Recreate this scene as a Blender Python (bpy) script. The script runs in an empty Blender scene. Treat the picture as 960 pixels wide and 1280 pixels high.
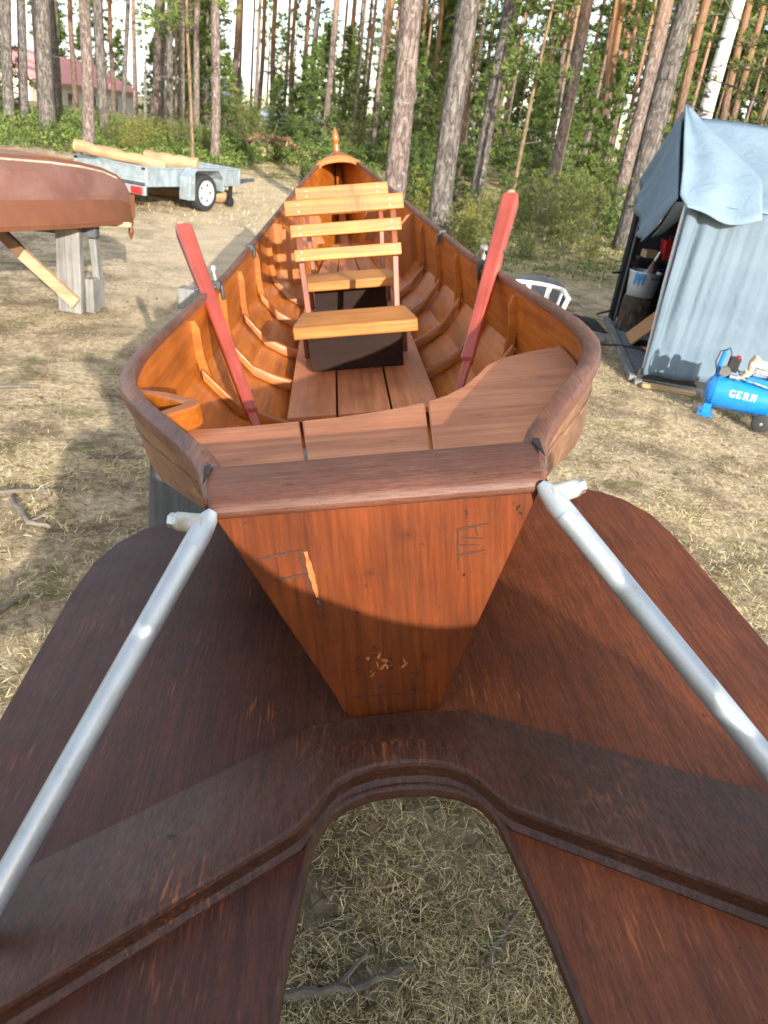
import bpy, bmesh, math, random
import numpy as np
from mathutils import Vector, Matrix, Quaternion

SC = bpy.context.scene
COL = SC.collection
rad = math.radians

# ------------------------------------------------------------------ helpers
class MB:
    """collects simple shapes and links them as one mesh object"""
    def __init__(self):
        self.v, self.f, self.mi = [], [], []

    def add(self, verts, faces, mi=0):
        o = len(self.v)
        self.v += [tuple(p) for p in verts]
        self.f += [tuple(i + o for i in fc) for fc in faces]
        self.mi += [mi] * len(faces)
        return self

    def box(self, c, s, rot=None, mi=0):
        hx, hy, hz = s[0] / 2, s[1] / 2, s[2] / 2
        vs = [Vector((x, y, z)) for z in (-hz, hz) for (x, y) in ((-hx, -hy), (hx, -hy), (hx, hy), (-hx, hy))]
        if rot is not None:
            vs = [rot @ p for p in vs]
        vs = [p + Vector(c) for p in vs]
        return self.add(vs, [(3, 2, 1, 0), (4, 5, 6, 7), (0, 1, 5, 4), (1, 2, 6, 5), (2, 3, 7, 6), (3, 0, 4, 7)], mi)

    def bar(self, p, q, w, h, up=(0, 0, 1), mi=0, taper=1.0):
        p, q = Vector(p), Vector(q)
        d = (q - p).normalized()
        u = Vector(up)
        s = d.cross(u)
        if s.length < 1e-4:
            s = d.cross(Vector((0, 1, 0)))
        s.normalize()
        u = s.cross(d).normalized()
        vs = []
        for e, k in ((p, 1.0), (q, taper)):
            for a, b in ((-1, -1), (1, -1), (1, 1), (-1, 1)):
                vs.append(e + s * (a * w / 2 * k) + u * (b * h / 2 * k))
        return self.add(vs, [(3, 2, 1, 0), (4, 5, 6, 7), (0, 1, 5, 4), (1, 2, 6, 5), (2, 3, 7, 6), (3, 0, 4, 7)], mi)

    def tube(self, pts, r, n=10, cap=True, mi=0, flat=1.0):
        pts = [Vector(p) for p in pts]
        if not isinstance(r, (list, tuple)):
            r = [r] * len(pts)
        rings, prev = [], None
        for i, p in enumerate(pts):
            a = pts[max(i - 1, 0)]
            b = pts[min(i + 1, len(pts) - 1)]
            d = (b - a).normalized()
            if prev is None:
                s = d.cross(Vector((0, 0, 1)))
                if s.length < 1e-3:
                    s = d.cross(Vector((0, 1, 0)))
            else:
                s = prev - d * prev.dot(d)
            s.normalize()
            prev = s
            u = d.cross(s)
            rings.append([p + s * (math.cos(2 * math.pi * k / n) * r[i]) + u * (math.sin(2 * math.pi * k / n) * r[i] * flat) for k in range(n)])
        return self.loft(rings, cap, mi)

    def loft(self, rings, cap=True, mi=0):
        n = len(rings[0])
        vs = [p for rg in rings for p in rg]
        fs = []
        for i in range(len(rings) - 1):
            for k in range(n):
                a, b = i * n + k, i * n + (k + 1) % n
                fs.append((a, b, b + n, a + n))
        if cap:
            fs.append(tuple(range(n))[::-1])
            fs.append(tuple(range((len(rings) - 1) * n, len(rings) * n)))
        return self.add(vs, fs, mi)

    def prism(self, poly, lo, hi, fn=None, mi=0):
        """2-D outline extruded; fn maps (a, b, t) to a point, default is x, y, z"""
        fn = fn or (lambda a, b, t: (a, b, t))
        n = len(poly)
        vs = [fn(a, b, lo) for a, b in poly] + [fn(a, b, hi) for a, b in poly]
        fs = [tuple(range(n))[::-1], tuple(range(n, 2 * n))]
        fs += [(k, (k + 1) % n, n + (k + 1) % n, n + k) for k in range(n)]
        return self.add(vs, fs, mi)

    def lathe(self, prof, c=(0, 0, 0), axis='z', n=20, mi=0, sx=1.0, cap=True):
        rings = []
        for rr, h in prof:
            ring = []
            for k in range(n):
                a = 2 * math.pi * k / n
                x, y = rr * math.cos(a) * sx, rr * math.sin(a)
                p = {'z': (x, y, h), 'x': (h, x, y), 'y': (y, h, x)}[axis]
                ring.append(Vector(p) + Vector(c))
            rings.append(ring)
        return self.loft(rings, cap, mi)

    def grid(self, fn, nu, nv, mi=0):
        vs = [fn(i / nu, j / nv) for j in range(nv + 1) for i in range(nu + 1)]
        fs = []
        for j in range(nv):
            for i in range(nu):
                a = j * (nu + 1) + i
                fs.append((a, a + 1, a + nu + 2, a + nu + 1))
        return self.add(vs, fs, mi)

    def build(self, name, mat, parent=None, bevel=0.0, angle=38, segs=2, solid=0.0, sub=0):
        me = bpy.data.meshes.new(name)
        me.from_pydata([tuple(p) for p in self.v], [], self.f)
        mats = mat if isinstance(mat, (list, tuple)) else [mat]
        for m in mats:
            me.materials.append(m)
        me.polygons.foreach_set('material_index', self.mi)
        bm = bmesh.new()
        bm.from_mesh(me)
        bmesh.ops.recalc_face_normals(bm, faces=bm.faces)
        bm.to_mesh(me)
        bm.free()
        me.polygons.foreach_set('use_smooth', [True] * len(me.polygons))
        me.set_sharp_from_angle(angle=rad(angle))
        o = bpy.data.objects.new(name, me)
        COL.objects.link(o)
        if parent is not None:
            o.parent = parent
        if solid:
            md = o.modifiers.new('thick', 'SOLIDIFY')
            md.thickness = solid
            md.offset = 0
        if sub:
            md = o.modifiers.new('sub', 'SUBSURF')
            md.levels = md.render_levels = sub
        if bevel:
            md = o.modifiers.new('bevel', 'BEVEL')
            md.width = bevel
            md.segments = segs
            md.limit_method = 'ANGLE'
            md.angle_limit = rad(40)
            md.harden_normals = False
        return o


def quads_obj(name, mat, C, A, B, parent=None, mi=None, mats=None):
    """N small quads from centres and two half axes"""
    N = len(C)
    V = np.empty((N, 4, 3), np.float32)
    V[:, 0] = C - A - B
    V[:, 1] = C + A - B * .5
    V[:, 2] = C + A + B * .5
    V[:, 3] = C - A + B
    return raw_quads(name, mat, V.reshape(-1, 3), parent, mi)


def raw_quads(name, mat, V, parent=None, mi=None):
    n = len(V)
    N = n // 4
    me = bpy.data.meshes.new(name)
    me.vertices.add(n)
    me.vertices.foreach_set('co', np.ascontiguousarray(V, np.float32).ravel())
    me.loops.add(n)
    me.loops.foreach_set('vertex_index', np.arange(n, dtype=np.int32))
    me.polygons.add(N)
    me.polygons.foreach_set('loop_start', np.arange(0, n, 4, dtype=np.int32))
    me.polygons.foreach_set('loop_total', np.full(N, 4, np.int32))
    for m in (mat if isinstance(mat, (list, tuple)) else [mat]):
        me.materials.append(m)
    if mi is not None:
        me.polygons.foreach_set('material_index', np.asarray(mi, np.int32))
    me.update(calc_edges=True)
    me.validate()
    o = bpy.data.objects.new(name, me)
    COL.objects.link(o)
    if parent is not None:
        o.parent = parent
    return o


def tag(o, label=None, cat=None, group=None, kind=None):
    if label:
        o['label'] = label
    if cat:
        o['category'] = cat
    if group:
        o['group'] = group
    if kind:
        o['kind'] = kind
    return o


def thing(name, loc, label, cat, group=None, rz=0.0):
    o = bpy.data.objects.new(name, None)
    COL.objects.link(o)
    o.location = loc
    o.rotation_euler = (0, 0, rz)
    o.empty_display_size = .1
    return tag(o, label, cat, group)


def sm(a, b, x):
    t = min(1.0, max(0.0, (x - a) / (b - a)))
    return t * t * (3 - 2 * t)


# ------------------------------------------------------------------ materials
def new_mat(name):
    m = bpy.data.materials.new(name)
    m.use_nodes = True
    nt = m.node_tree
    for n in list(nt.nodes):
        nt.nodes.remove(n)
    out = nt.nodes.new('ShaderNodeOutputMaterial')
    b = nt.nodes.new('ShaderNodeBsdfPrincipled')
    nt.links.new(b.outputs[0], out.inputs[0])
    return m, nt, b, out


def N(nt, typ, **kw):
    n = nt.nodes.new(typ)
    for k, v in kw.items():
        if k.startswith('i_'):
            key = k[2:]
            key = int(key) if key.isdigit() else key.replace('_', ' ')
            n.inputs[key].default_value = v
        else:
            setattr(n, k, v)
    return n


def L(nt, a, ao, b, bi):
    nt.links.new(a.outputs[ao], b.inputs[bi])


def coords(nt, scale=(1, 1, 1), kind='Object', rot=(0, 0, 0)):
    tc = N(nt, 'ShaderNodeTexCoord')
    mp = N(nt, 'ShaderNodeMapping')
    mp.inputs['Scale'].default_value = scale
    mp.inputs['Rotation'].default_value = rot
    L(nt, tc, kind, mp, 'Vector')
    return mp


def ramp(nt, stops, interp='LINEAR'):
    r = N(nt, 'ShaderNodeValToRGB')
    cr = r.color_ramp
    cr.interpolation = interp
    while len(cr.elements) < len(stops):
        cr.elements.new(.5)
    for e, (p, c) in zip(cr.elements, stops):
        e.position = p
        e.color = (*c, 1) if len(c) == 3 else c
    return r


def noise(nt, vec, scale, detail=4, rough=.55, dist=0.0):
    n = N(nt, 'ShaderNodeTexNoise', i_Scale=scale, i_Detail=detail, i_Roughness=rough, i_Distortion=dist)
    if vec is not None:
        L(nt, vec, 0, n, 'Vector')
    return n


def mix(nt, fac, a, b, blend='MIX'):
    """a, b colours or (node, socket); fac value or (node, socket)"""
    m = N(nt, 'ShaderNodeMix', data_type='RGBA', blend_type=blend)
    for key, val in ((0, fac), (6, a), (7, b)):
        if isinstance(val, tuple) and hasattr(val[0], 'outputs'):
            nt.links.new(val[0].outputs[val[1]], m.inputs[key])
        elif key == 0:
            m.inputs[0].default_value = val
        else:
            m.inputs[key].default_value = (*val, 1)
    return (m, 2)


def link(nt, src, node, key):
    nt.links.new(src[0].outputs[src[1]], node.inputs[key])


def bump(nt, b, src, strength, dist=.002):
    bp = N(nt, 'ShaderNodeBump', i_Strength=strength, i_Distance=dist)
    nt.links.new(src[0].outputs[src[1]], bp.inputs['Height'])
    nt.links.new(bp.outputs[0], b.inputs['Normal'])
    return bp


def wood(name, light, dark, axis='Y', grain=60, rough=.4, wear=None, wear_amt=.35, wear_scale=7, wear_fine=42, spots=0.0, coat=0.08,
         rings=0.0, bumpy=.25, blotch=.35, rot=(0, 0, 0), greying=None, grey_amt=.4, spec=.35, knots=(), knot_plane='XY', long_grain=.7, crisp=False):
    m, nt, b, out = new_mat(name)
    k = .07
    sc = {'X': (k, 1, 1), 'Y': (1, k, 1), 'Z': (1, 1, k)}[axis]
    mp = coords(nt, sc, rot=rot)
    fine = noise(nt, mp, grain, 6, .6, .4)
    wide = noise(nt, mp, grain * .22, 3, .5, .6)
    if crisp:
        fine.inputs['Roughness'].default_value = .76
        fine.inputs['Detail'].default_value = 9
    r1 = ramp(nt, [(.40, dark), (.57, light)] if crisp else [(.32, dark), (.62, light)])
    L(nt, fine, 0, r1, 0)
    r2 = ramp(nt, [(.3, tuple(c * (1 - blotch) for c in light)), (.7, light)])
    L(nt, wide, 0, r2, 0)
    col = mix(nt, .5, (r1, 0), (r2, 0))
    if rings:
        mp2 = coords(nt, {'X': (.25, 1, 1), 'Y': (1, .25, 1), 'Z': (1, 1, .25)}[axis], rot=rot)
        wv = N(nt, 'ShaderNodeTexWave', i_Scale=rings, i_Distortion=5.0, i_Detail=2.0, i_Detail_Scale=1.2)
        wv.bands_direction = 'Z' if axis != 'Z' else 'X'
        L(nt, mp2, 0, wv, 'Vector')
        rr = ramp(nt, [(.0, (0, 0, 0)), (.75, (.1, .1, .1)), (1, (1, 1, 1))])
        L(nt, wv, 1, rr, 0)
        mm = N(nt, 'ShaderNodeMath', operation='MULTIPLY', i_1=.55)
        L(nt, rr, 0, mm, 0)
        col = mix(nt, (mm, 0), col, dark)
    if crisp:
        kp = .09
        mpp = coords(nt, {'X': (kp, 1, 1), 'Y': (1, kp, 1), 'Z': (1, 1, kp)}[axis], rot=rot)
        pn = noise(nt, mpp, 520, 2, .5)
        pr = ramp(nt, [(.56, (0, 0, 0)), (.68, (.5, .5, .5))])
        L(nt, pn, 0, pr, 0)
        col = mix(nt, (pr, 0), col, tuple(c * .45 for c in dark))
        ps = noise(nt, mpp, 330, 2, .5)
        ps2 = ramp(nt, [(.63, (0, 0, 0)), (.71, (.38, .38, .38))])
        L(nt, ps, 0, ps2, 0)
        col = mix(nt, (ps2, 0), col, tuple(min(1, c * 1.9) for c in light))
    kl = .012
    mpl = coords(nt, {'X': (kl, 1, 1), 'Y': (1, kl, 1), 'Z': (1, 1, kl)}[axis], rot=rot)
    lg = noise(nt, mpl, grain * .55, 4, .7, .15)
    rl = ramp(nt, [(.30, (.62, .60, .58)), (.48, (.98, .98, .98)), (.68, (1.22, 1.2, 1.18))])
    L(nt, lg, 0, rl, 0)
    col = mix(nt, long_grain, col, mix(nt, 1.0, col, (rl, 0), 'MULTIPLY'))
    tcb = coords(nt, (1, 1, 1))
    big = noise(nt, tcb, 3.1, 4, .6)
    rb = ramp(nt, [(.35, (.72, .72, .72)), (.65, (1.12, 1.1, 1.08))])
    L(nt, big, 0, rb, 0)
    col = mix(nt, 1.0, col, (rb, 0), 'MULTIPLY')
    if wear:
        k2 = .07
        mp3 = coords(nt, {'X': (k2, 1, 1), 'Y': (1, k2, 1), 'Z': (1, 1, k2)}[axis], rot=rot)
        wn = noise(nt, mp3, wear_fine, 5, .62, .3)
        wr = ramp(nt, [(1 - wear_amt - .08, (0, 0, 0)), (1 - wear_amt + .1, (1, 1, 1))])
        L(nt, wn, 0, wr, 0)
        wb = noise(nt, tcb, wear_scale, 3, .5)
        wr2 = ramp(nt, [(.50, (0, 0, 0)), (.66, (1, 1, 1))])
        L(nt, wb, 0, wr2, 0)
        mm = N(nt, 'ShaderNodeMath', operation='MULTIPLY')
        L(nt, wr, 0, mm, 0)
        L(nt, wr2, 0, mm, 1)
        col = mix(nt, (mm, 0), col, wear)
    if greying:
        gn = noise(nt, mp, grain * 1.6, 5, .7, .2)
        gr = ramp(nt, [(.45, (0, 0, 0)), (.75, (1, 1, 1))])
        L(nt, gn, 0, gr, 0)
        gb = noise(nt, tcb, 4.3, 4, .6)
        gr2 = ramp(nt, [(.35, (0, 0, 0)), (.7, (1, 1, 1))])
        L(nt, gb, 0, gr2, 0)
        mm = N(nt, 'ShaderNodeMath', operation='MULTIPLY')
        L(nt, gr, 0, mm, 0)
        L(nt, gr2, 0, mm, 1)
        m2 = N(nt, 'ShaderNodeMath', operation='MULTIPLY', i_1=grey_amt)
        L(nt, mm, 0, m2, 0)
        col = mix(nt, (m2, 0), col, greying)
    if spots:
        vo = noise(nt, tcb, 38, 3, .7)
        vr = ramp(nt, [(.67, (0, 0, 0)), (.74, (1, 1, 1))])
        L(nt, vo, 0, vr, 0)
        mm = N(nt, 'ShaderNodeMath', operation='MULTIPLY', i_1=spots)
        L(nt, vr, 0, mm, 0)
        col = mix(nt, (mm, 0), col, tuple(c * .18 for c in dark))
    for kx, ky, kr, st in knots:
        mk = N(nt, 'ShaderNodeMapping', vector_type='POINT')
        if knot_plane == 'XY':
            mk.inputs['Location'].default_value = (-kx / kr, -ky / (kr * st), 0)
            mk.inputs['Scale'].default_value = (1 / kr, 1 / (kr * st), 0)
        else:
            mk.inputs['Location'].default_value = (-kx / kr, 0, -ky / (kr * st))
            mk.inputs['Scale'].default_value = (1 / kr, 0, 1 / (kr * st))
        tk = N(nt, 'ShaderNodeTexCoord')
        L(nt, tk, 'Object', mk, 0)
        kn = noise(nt, tcb, 30, 3, .6)
        mv = N(nt, 'ShaderNodeMix', data_type='VECTOR')
        mv.inputs[0].default_value = .12
        L(nt, mk, 0, mv, 4)
        L(nt, kn, 1, mv, 5)
        ln = N(nt, 'ShaderNodeVectorMath', operation='LENGTH')
        nt.links.new(mv.outputs[1], ln.inputs[0])
        kr_ = ramp(nt, [(.0, (.9, .9, .9)), (.16, (.75, .75, .75)), (.24, (.15, .15, .15)), (.36, (.5, .5, .5)), (.5, (.12, .12, .12)), (.66, (.26, .26, .26)), (.95, (0, 0, 0))])
        L(nt, ln, 'Value', kr_, 0)
        col = mix(nt, (kr_, 0), col, tuple(c * .62 for c in dark))
    link(nt, col, b, 'Base Color')
    rn = noise(nt, tcb, 9, 4, .6)
    rg = N(nt, 'ShaderNodeMapRange', i_3=rough - .08, i_4=rough + .14)
    L(nt, rn, 0, rg, 0)
    L(nt, rg, 0, b, 'Roughness')
    b.inputs['Coat Weight'].default_value = coat
    b.inputs['Coat Roughness'].default_value = .28
    b.inputs['Specular IOR Level'].default_value = spec
    bump(nt, b, (fine, 0), bumpy, .0012)
    return m


def plain(name, col, rough=.5, metal=0.0, var=.15, scale=20, bumpy=0.0, bscale=80, dirt=None, dirt_amt=.5, spec=.5, dscale=6, coat=0):
    m, nt, b, out = new_mat(name)
    tc = coords(nt)
    n1 = noise(nt, tc, scale, 5, .6)
    r = ramp(nt, [(.3, tuple(c * (1 - var) for c in col)), (.7, tuple(min(1, c * (1 + var * .6)) for c in col))])
    L(nt, n1, 0, r, 0)
    c = (r, 0)
    if dirt:
        n2 = noise(nt, tc, dscale, 6, .65)
        r2 = ramp(nt, [(1 - dirt_amt - .1, (0, 0, 0)), (1 - dirt_amt + .15, (1, 1, 1))])
        L(nt, n2, 0, r2, 0)
        c = mix(nt, (r2, 0), c, dirt)
    link(nt, c, b, 'Base Color')
    rg = N(nt, 'ShaderNodeMapRange', i_3=max(.02, rough - .08), i_4=min(1, rough + .1))
    L(nt, n1, 0, rg, 0)
    L(nt, rg, 0, b, 'Roughness')
    b.inputs['Metallic'].default_value = metal
    b.inputs['Specular IOR Level'].default_value = spec
    b.inputs['Coat Weight'].default_value = coat
    if bumpy:
        n3 = noise(nt, tc, bscale, 5, .6)
        bump(nt, b, (n3, 0), bumpy, .003)
    return m


def leafy(name, stops, trans=.3, rough=.6, spec=.2):
    """leaf and needle material, colour varies from leaf to leaf"""
    m, nt, b, out = new_mat(name)
    g = N(nt, 'ShaderNodeNewGeometry')
    r = ramp(nt, stops)
    L(nt, g, 'Random Per Island', r, 0)
    tc = coords(nt)
    n = noise(nt, tc, 1.1, 3, .6)
    rr = ramp(nt, [(.3, (.7, .72, .7)), (.7, (1.25, 1.2, 1.1))])
    L(nt, n, 0, rr, 0)
    c = mix(nt, 1.0, (r, 0), (rr, 0), 'MULTIPLY')
    link(nt, c, b, 'Base Color')
    b.inputs['Roughness'].default_value = rough
    b.inputs['Specular IOR Level'].default_value = spec
    tr = N(nt, 'ShaderNodeBsdfTranslucent')
    link(nt, c, tr, 'Color')
    ms = N(nt, 'ShaderNodeMixShader', i_0=trans)
    nt.links.new(b.outputs[0], ms.inputs[1])
    nt.links.new(tr.outputs[0], ms.inputs[2])
    nt.links.new(ms.outputs[0], out.inputs[0])
    return m


def bark(name, low, low2, high, z0, z1, vscale=14, stretch=.25, bumpy=.8, lichen=None):
    m, nt, b, out = new_mat(name)
    mp = coords(nt, (1, 1, stretch))
    v = N(nt, 'ShaderNodeTexVoronoi', feature='DISTANCE_TO_EDGE', i_Scale=vscale, i_Randomness=1.0)
    nz = noise(nt, mp, 6, 5, .65)
    mv = N(nt, 'ShaderNodeMix', data_type='VECTOR')
    mv.inputs[0].default_value = .18
    L(nt, mp, 0, mv, 4)
    L(nt, nz, 1, mv, 5)
    nt.links.new(mv.outputs[1], v.inputs['Vector'])
    fine = noise(nt, mp, 34, 6, .7)
    r = ramp(nt, [(.0, tuple(c * .45 for c in low)), (.09, low), (.4, low2)])
    L(nt, v, 0, r, 0)
    r2 = ramp(nt, [(.35, (.6, .6, .6)), (.7, (1.25, 1.22, 1.2))])
    L(nt, fine, 0, r2, 0)
    c = mix(nt, 1.0, (r, 0), (r2, 0), 'MULTIPLY')
    hi2 = ramp(nt, [(.32, tuple(k * .55 for k in high)), (.66, tuple(min(1, k * 1.15) for k in high))])
    L(nt, fine, 0, hi2, 0)
    tc = N(nt, 'ShaderNodeTexCoord')
    sp = N(nt, 'ShaderNodeSeparateXYZ')
    L(nt, tc, 'Object', sp, 0)
    wob = noise(nt, mp, 2.2, 4, .6)
    ad = N(nt, 'ShaderNodeMath', operation='MULTIPLY_ADD', i_1=2.6, i_2=-1.3)
    L(nt, wob, 0, ad, 0)
    a2 = N(nt, 'ShaderNodeMath', operation='ADD')
    L(nt, sp, 2, a2, 0)
    L(nt, ad, 0, a2, 1)
    mr = N(nt, 'ShaderNodeMapRange', i_1=z0, i_2=z1)
    L(nt, a2, 0, mr, 0)
    c = mix(nt, (mr, 0), c, (hi2, 0))
    if lichen:
        ln = noise(nt, tc, 11, 5, .7)
        nt.links.new(tc.outputs['Object'], ln.inputs['Vector'])
        lr = ramp(nt, [(.55, (0, 0, 0)), (.68, (.8, .8, .8))])
        L(nt, ln, 0, lr, 0)
        c = mix(nt, (lr, 0), c, lichen)
    link(nt, c, b, 'Base Color')
    b.inputs['Roughness'].default_value = .9
    b.inputs['Specular IOR Level'].default_value = .15
    hm = N(nt, 'ShaderNodeMath', operation='ADD')
    L(nt, v, 0, hm, 0)
    L(nt, fine, 0, hm, 1)
    bump(nt, b, (hm, 0), bumpy, .02)
    return m


def birch_mat(name):
    m, nt, b, out = new_mat(name)
    mp = coords(nt, (1, 1, 5))
    n1 = noise(nt, mp, 3.0, 5, .65)
    r = ramp(nt, [(.54, (.62, .60, .56)), (.60, (.05, .045, .04))])
    L(nt, n1, 0, r, 0)
    mp2 = coords(nt, (1, 1, .6))
    n2 = noise(nt, mp2, 9, 4, .6)
    r2 = ramp(nt, [(.3, (.75, .72, .7)), (.7, (1.05, 1.03, 1))])
    L(nt, n2, 0, r2, 0)
    c = mix(nt, 1.0, (r, 0), (r2, 0), 'MULTIPLY')
    link(nt, c, b, 'Base Color')
    b.inputs['Roughness'].default_value = .7
    bump(nt, b, (n1, 0), .3, .01)
    return m


M = {}
M['hull_in'] = wood('hull_inside_wood', (.50, .140, .016), (.245, .058, .007), 'Y', 60, .38, coat=.12, blotch=.45, spots=.5, bumpy=.25)
M['hull_out'] = wood('hull_outside_wood', (.25, .125, .070), (.13, .060, .034), 'Y', 60, .5, coat=.1, spots=.6, wear=(.36, .24, .16), wear_amt=.4)
M['rib'] = wood('rib_wood', (.40, .115, .013), (.21, .052, .007), 'X', 60, .38, coat=.1)
M['rail'] = wood('rail_wood', (.165, .062, .034), (.062, .025, .015), 'Y', 170, .48, coat=.0, bumpy=.55, greying=(.29, .205, .16), grey_amt=.75, spots=.6)
M['cap'] = wood('transom_cap_wood', (.130, .046, .026), (.050, .019, .011), 'X', 210, .46, coat=.0, bumpy=.55, greying=(.19, .118, .085), grey_amt=.6, spots=.9, crisp=True)
M['deck'] = wood('stern_deck_wood', (.56, .222, .105), (.33, .110, .050), 'X', 80, .42, coat=.0, spec=.28, rings=6, blotch=.3, spots=.25, knots=[(-.26, 1.42, .055, .5), (.44, 1.80, .07, .5), (.05, 1.45, .05, .45), (.24, 1.56, .04, .4)])
M['floor'] = wood('floor_plank_wood', (.56, .212, .088), (.35, .115, .044), 'Y', 60, .42, coat=.1, rings=4, spots=.3, knots=[(.0, 2.75, .05, .9), (-.18, 2.62, .04, .9)])
M['slat'] = wood('oiled_slat_wood', (.50, .200, .040), (.29, .092, .016), 'X', 40, .45, coat=.04, rings=11, blotch=.3, bumpy=.15, knots=[(.06, .59, .06, 1)])
M['post'] = wood('bench_post_wood', (.24, .075, .035), (.13, .036, .018), 'Z', 50, .4)
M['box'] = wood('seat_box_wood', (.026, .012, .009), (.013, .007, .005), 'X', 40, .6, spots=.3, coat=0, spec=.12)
M['frame'] = wood('bulkhead_wood', (.40, .12, .022), (.20, .05, .01), 'Z', 40, .38, coat=.35)
M['wing'] = wood('wing_board_wood', (.084, .0215, .0095), (.029, .009, .0055), 'Y', 150, .42, wear=(.34, .088, .020), wear_amt=.37, wear_scale=5, wear_fine=170, spots=.9, coat=.0, spec=.3, bumpy=.5, blotch=.55, greying=(.05, .035, .03), grey_amt=.4, crisp=True)
M['wing_lit'] = wood('lit_wing_board_wood', (.195, .050, .0145), (.075, .020, .008), 'Y', 150, .42, wear=(.40, .115, .026), wear_amt=.37, wear_scale=5, wear_fine=170, spots=.9, coat=.0, spec=.3, bumpy=.5, blotch=.55, greying=(.08, .04, .03), grey_amt=.3, crisp=True)  # brighter copy of the wing wood: starboard light put into the colour
M['arch'] = wood('arched_board_wood', (.085, .029, .0145), (.024, .0105, .007), 'Y', 190, .38, wear=(.34, .088, .020), wear_amt=.37, wear_scale=5, wear_fine=150, spots=.9, coat=.0, spec=.3, bumpy=.35, blotch=.55, greying=(.095, .075, .065), grey_amt=.7, crisp=True)
M['oar'] = wood('red_oar_paint', (.40, .070, .042), (.25, .034, .022), 'X', 60, .38, coat=.15, spots=.5, wear=(.46, .20, .13), wear_amt=.38, wear_scale=7)
M['pale'] = wood('pale_wood', (.52, .36, .20), (.36, .23, .11), 'X', 30, .6, coat=0, rings=7)
M['palez'] = wood('fresh_stud_wood', (.50, .35, .21), (.36, .23, .12), 'X', 30, .65, coat=0, rings=6)
M['grey_wood'] = wood('weathered_grey_timber', (.27, .265, .25), (.14, .14, .135), 'Z', 50, .8, coat=0, rings=4, spots=.6, spec=.2)
M['dark_grey_wood'] = wood('dark_grey_timber', (.115, .122, .135), (.06, .064, .072), 'Z', 40, .75, coat=0, spots=.5, spec=.2)
M['alu'] = plain('aluminium_tube', (.41, .435, .45), .45, .65, .12, 14, .15, 200, dirt=(.29, .275, .25), dirt_amt=.33, dscale=24)
M['steel'] = plain('bolt_steel', (.55, .55, .53), .4, .85, .2, 60)
M['white_paint'] = plain('old_white_fitting', (.44, .425, .38), .5, .2, .15, 60, .3, 160, dirt=(.20, .15, .10), dirt_amt=.45, dscale=30)
M['brown_boat'] = plain('brown_boat_paint', (.138, .058, .041), .40, 0, .16, 5, .2, 60, dirt=(.185, .092, .068), dirt_amt=.5, dscale=3.5)
M['brown_strake'] = plain('orange_brown_strake_paint', (.148, .054, .025), .45, 0, .14, 9, .2, 60, dirt=(.13, .05, .022), dirt_amt=.4, dscale=4)
M['cream'] = plain('cream_stripe_paint', (.48, .41, .32), .6, 0, .25, 25, dirt=(.25, .14, .10), dirt_amt=.4)
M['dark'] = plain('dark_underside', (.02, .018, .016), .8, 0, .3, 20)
M['galv'] = plain('galvanised_sheet', (.36, .425, .46), .42, .4, .2, 10, .15, 60, dirt=(.25, .29, .31), dirt_amt=.5)
M['galv_dark'] = plain('dull_steel_frame', (.11, .125, .14), .5, .5, .25, 30)
M['tyre'] = plain('tyre_rubber', (.022, .023, .026), .75, 0, .3, 40, .4, 90)
M['rim'] = plain('rim_paint', (.36, .39, .42), .45, 0, .1, 30)
M['red_lens'] = plain('red_lamp_lens', (.46, .02, .018), .25, 0, .15, 40, coat=.5)
M['plate'] = plain('white_plate', (.66, .68, .70), .45, 0, .12, 30)
M['black'] = plain('black_plastic', (.014, .014, .016), .5, 0, .2, 40)
M['log'] = wood('peeled_log', (.43, .30, .165), (.26, .155, .075), 'X', 40, .65, coat=0, blotch=.5, bumpy=.5, spec=.2, spots=.7, wear=(.28, .13, .05), wear_amt=.42, wear_scale=4)
M['log_end'] = plain('cut_log_face', (.50, .345, .17), .7, 0, .16, 30)
M['dark_metal'] = plain('dark_metal', (.045, .048, .052), .5, 0, .3, 40)
M['fresh'] = leafy('fresh_green_leaves', [(0, (.09, .15, .04)), (.5, (.16, .235, .065)), (1, (.25, .31, .10))], .5)
M['tarp'] = None
M['blue'] = plain('blue_tank_paint', (.010, .205, .62), .28, 0, .1, 12, coat=.5)
M['white'] = plain('white_plastic', (.62, .63, .62), .4, 0, .06, 20)
M['letter'] = plain('white_lettering', (.80, .80, .80), .5, 0, .03, 20)
M['stone'] = plain('grey_stone', (.20, .19, .18), .9, 0, .35, 8, .8, 22)
M['cast'] = plain('cast_iron_grey', (.17, .17, .17), .55, .5, .3, 40)
M['copper'] = plain('copper_head', (.42, .22, .15), .45, .5, .2, 40)
M['red'] = plain('red_plastic', (.50, .018, .020), .4, 0, .12, 20)
M['red_dark'] = plain('dull_red_cloth', (.10, .018, .014), .7, 0, .3, 12)
M['navy'] = plain('navy_plastic', (.02, .03, .10), .5, 0, .2, 20)
M['card'] = plain('brown_cardboard', (.40, .20, .075), .8, 0, .12, 12)
M['tin'] = plain('tin_bucket', (.55, .60, .64), .38, .5, .15, 20, dirt=(.40, .42, .42), dirt_amt=.4)
M['blue_smear'] = plain('blue_paint_smear', (.05, .28, .62), .4, 0, .1, 20)
M['stick'] = wood('dead_stick', (.20, .175, .15), (.09, .078, .066), 'X', 40, .85, coat=0, spec=.1)
M['stump'] = bark('stump_bark', (.10, .075, .06), (.17, .13, .10), (.2, .2, .2), 90, 99, 26, .3, .8)
M['skin'] = plain('skin', (.50, .30, .22), .5)
M['jacket'] = plain('dark_jacket', (.03, .035, .05), .8, 0, .2, 30)
M['bark_g'] = bark('grey_pine_bark', (.130, .112, .10), (.215, .188, .17), (.34, .19, .11), 4.6, 8.0, 15, .22, 1.3, lichen=(.27, .275, .24))
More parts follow.
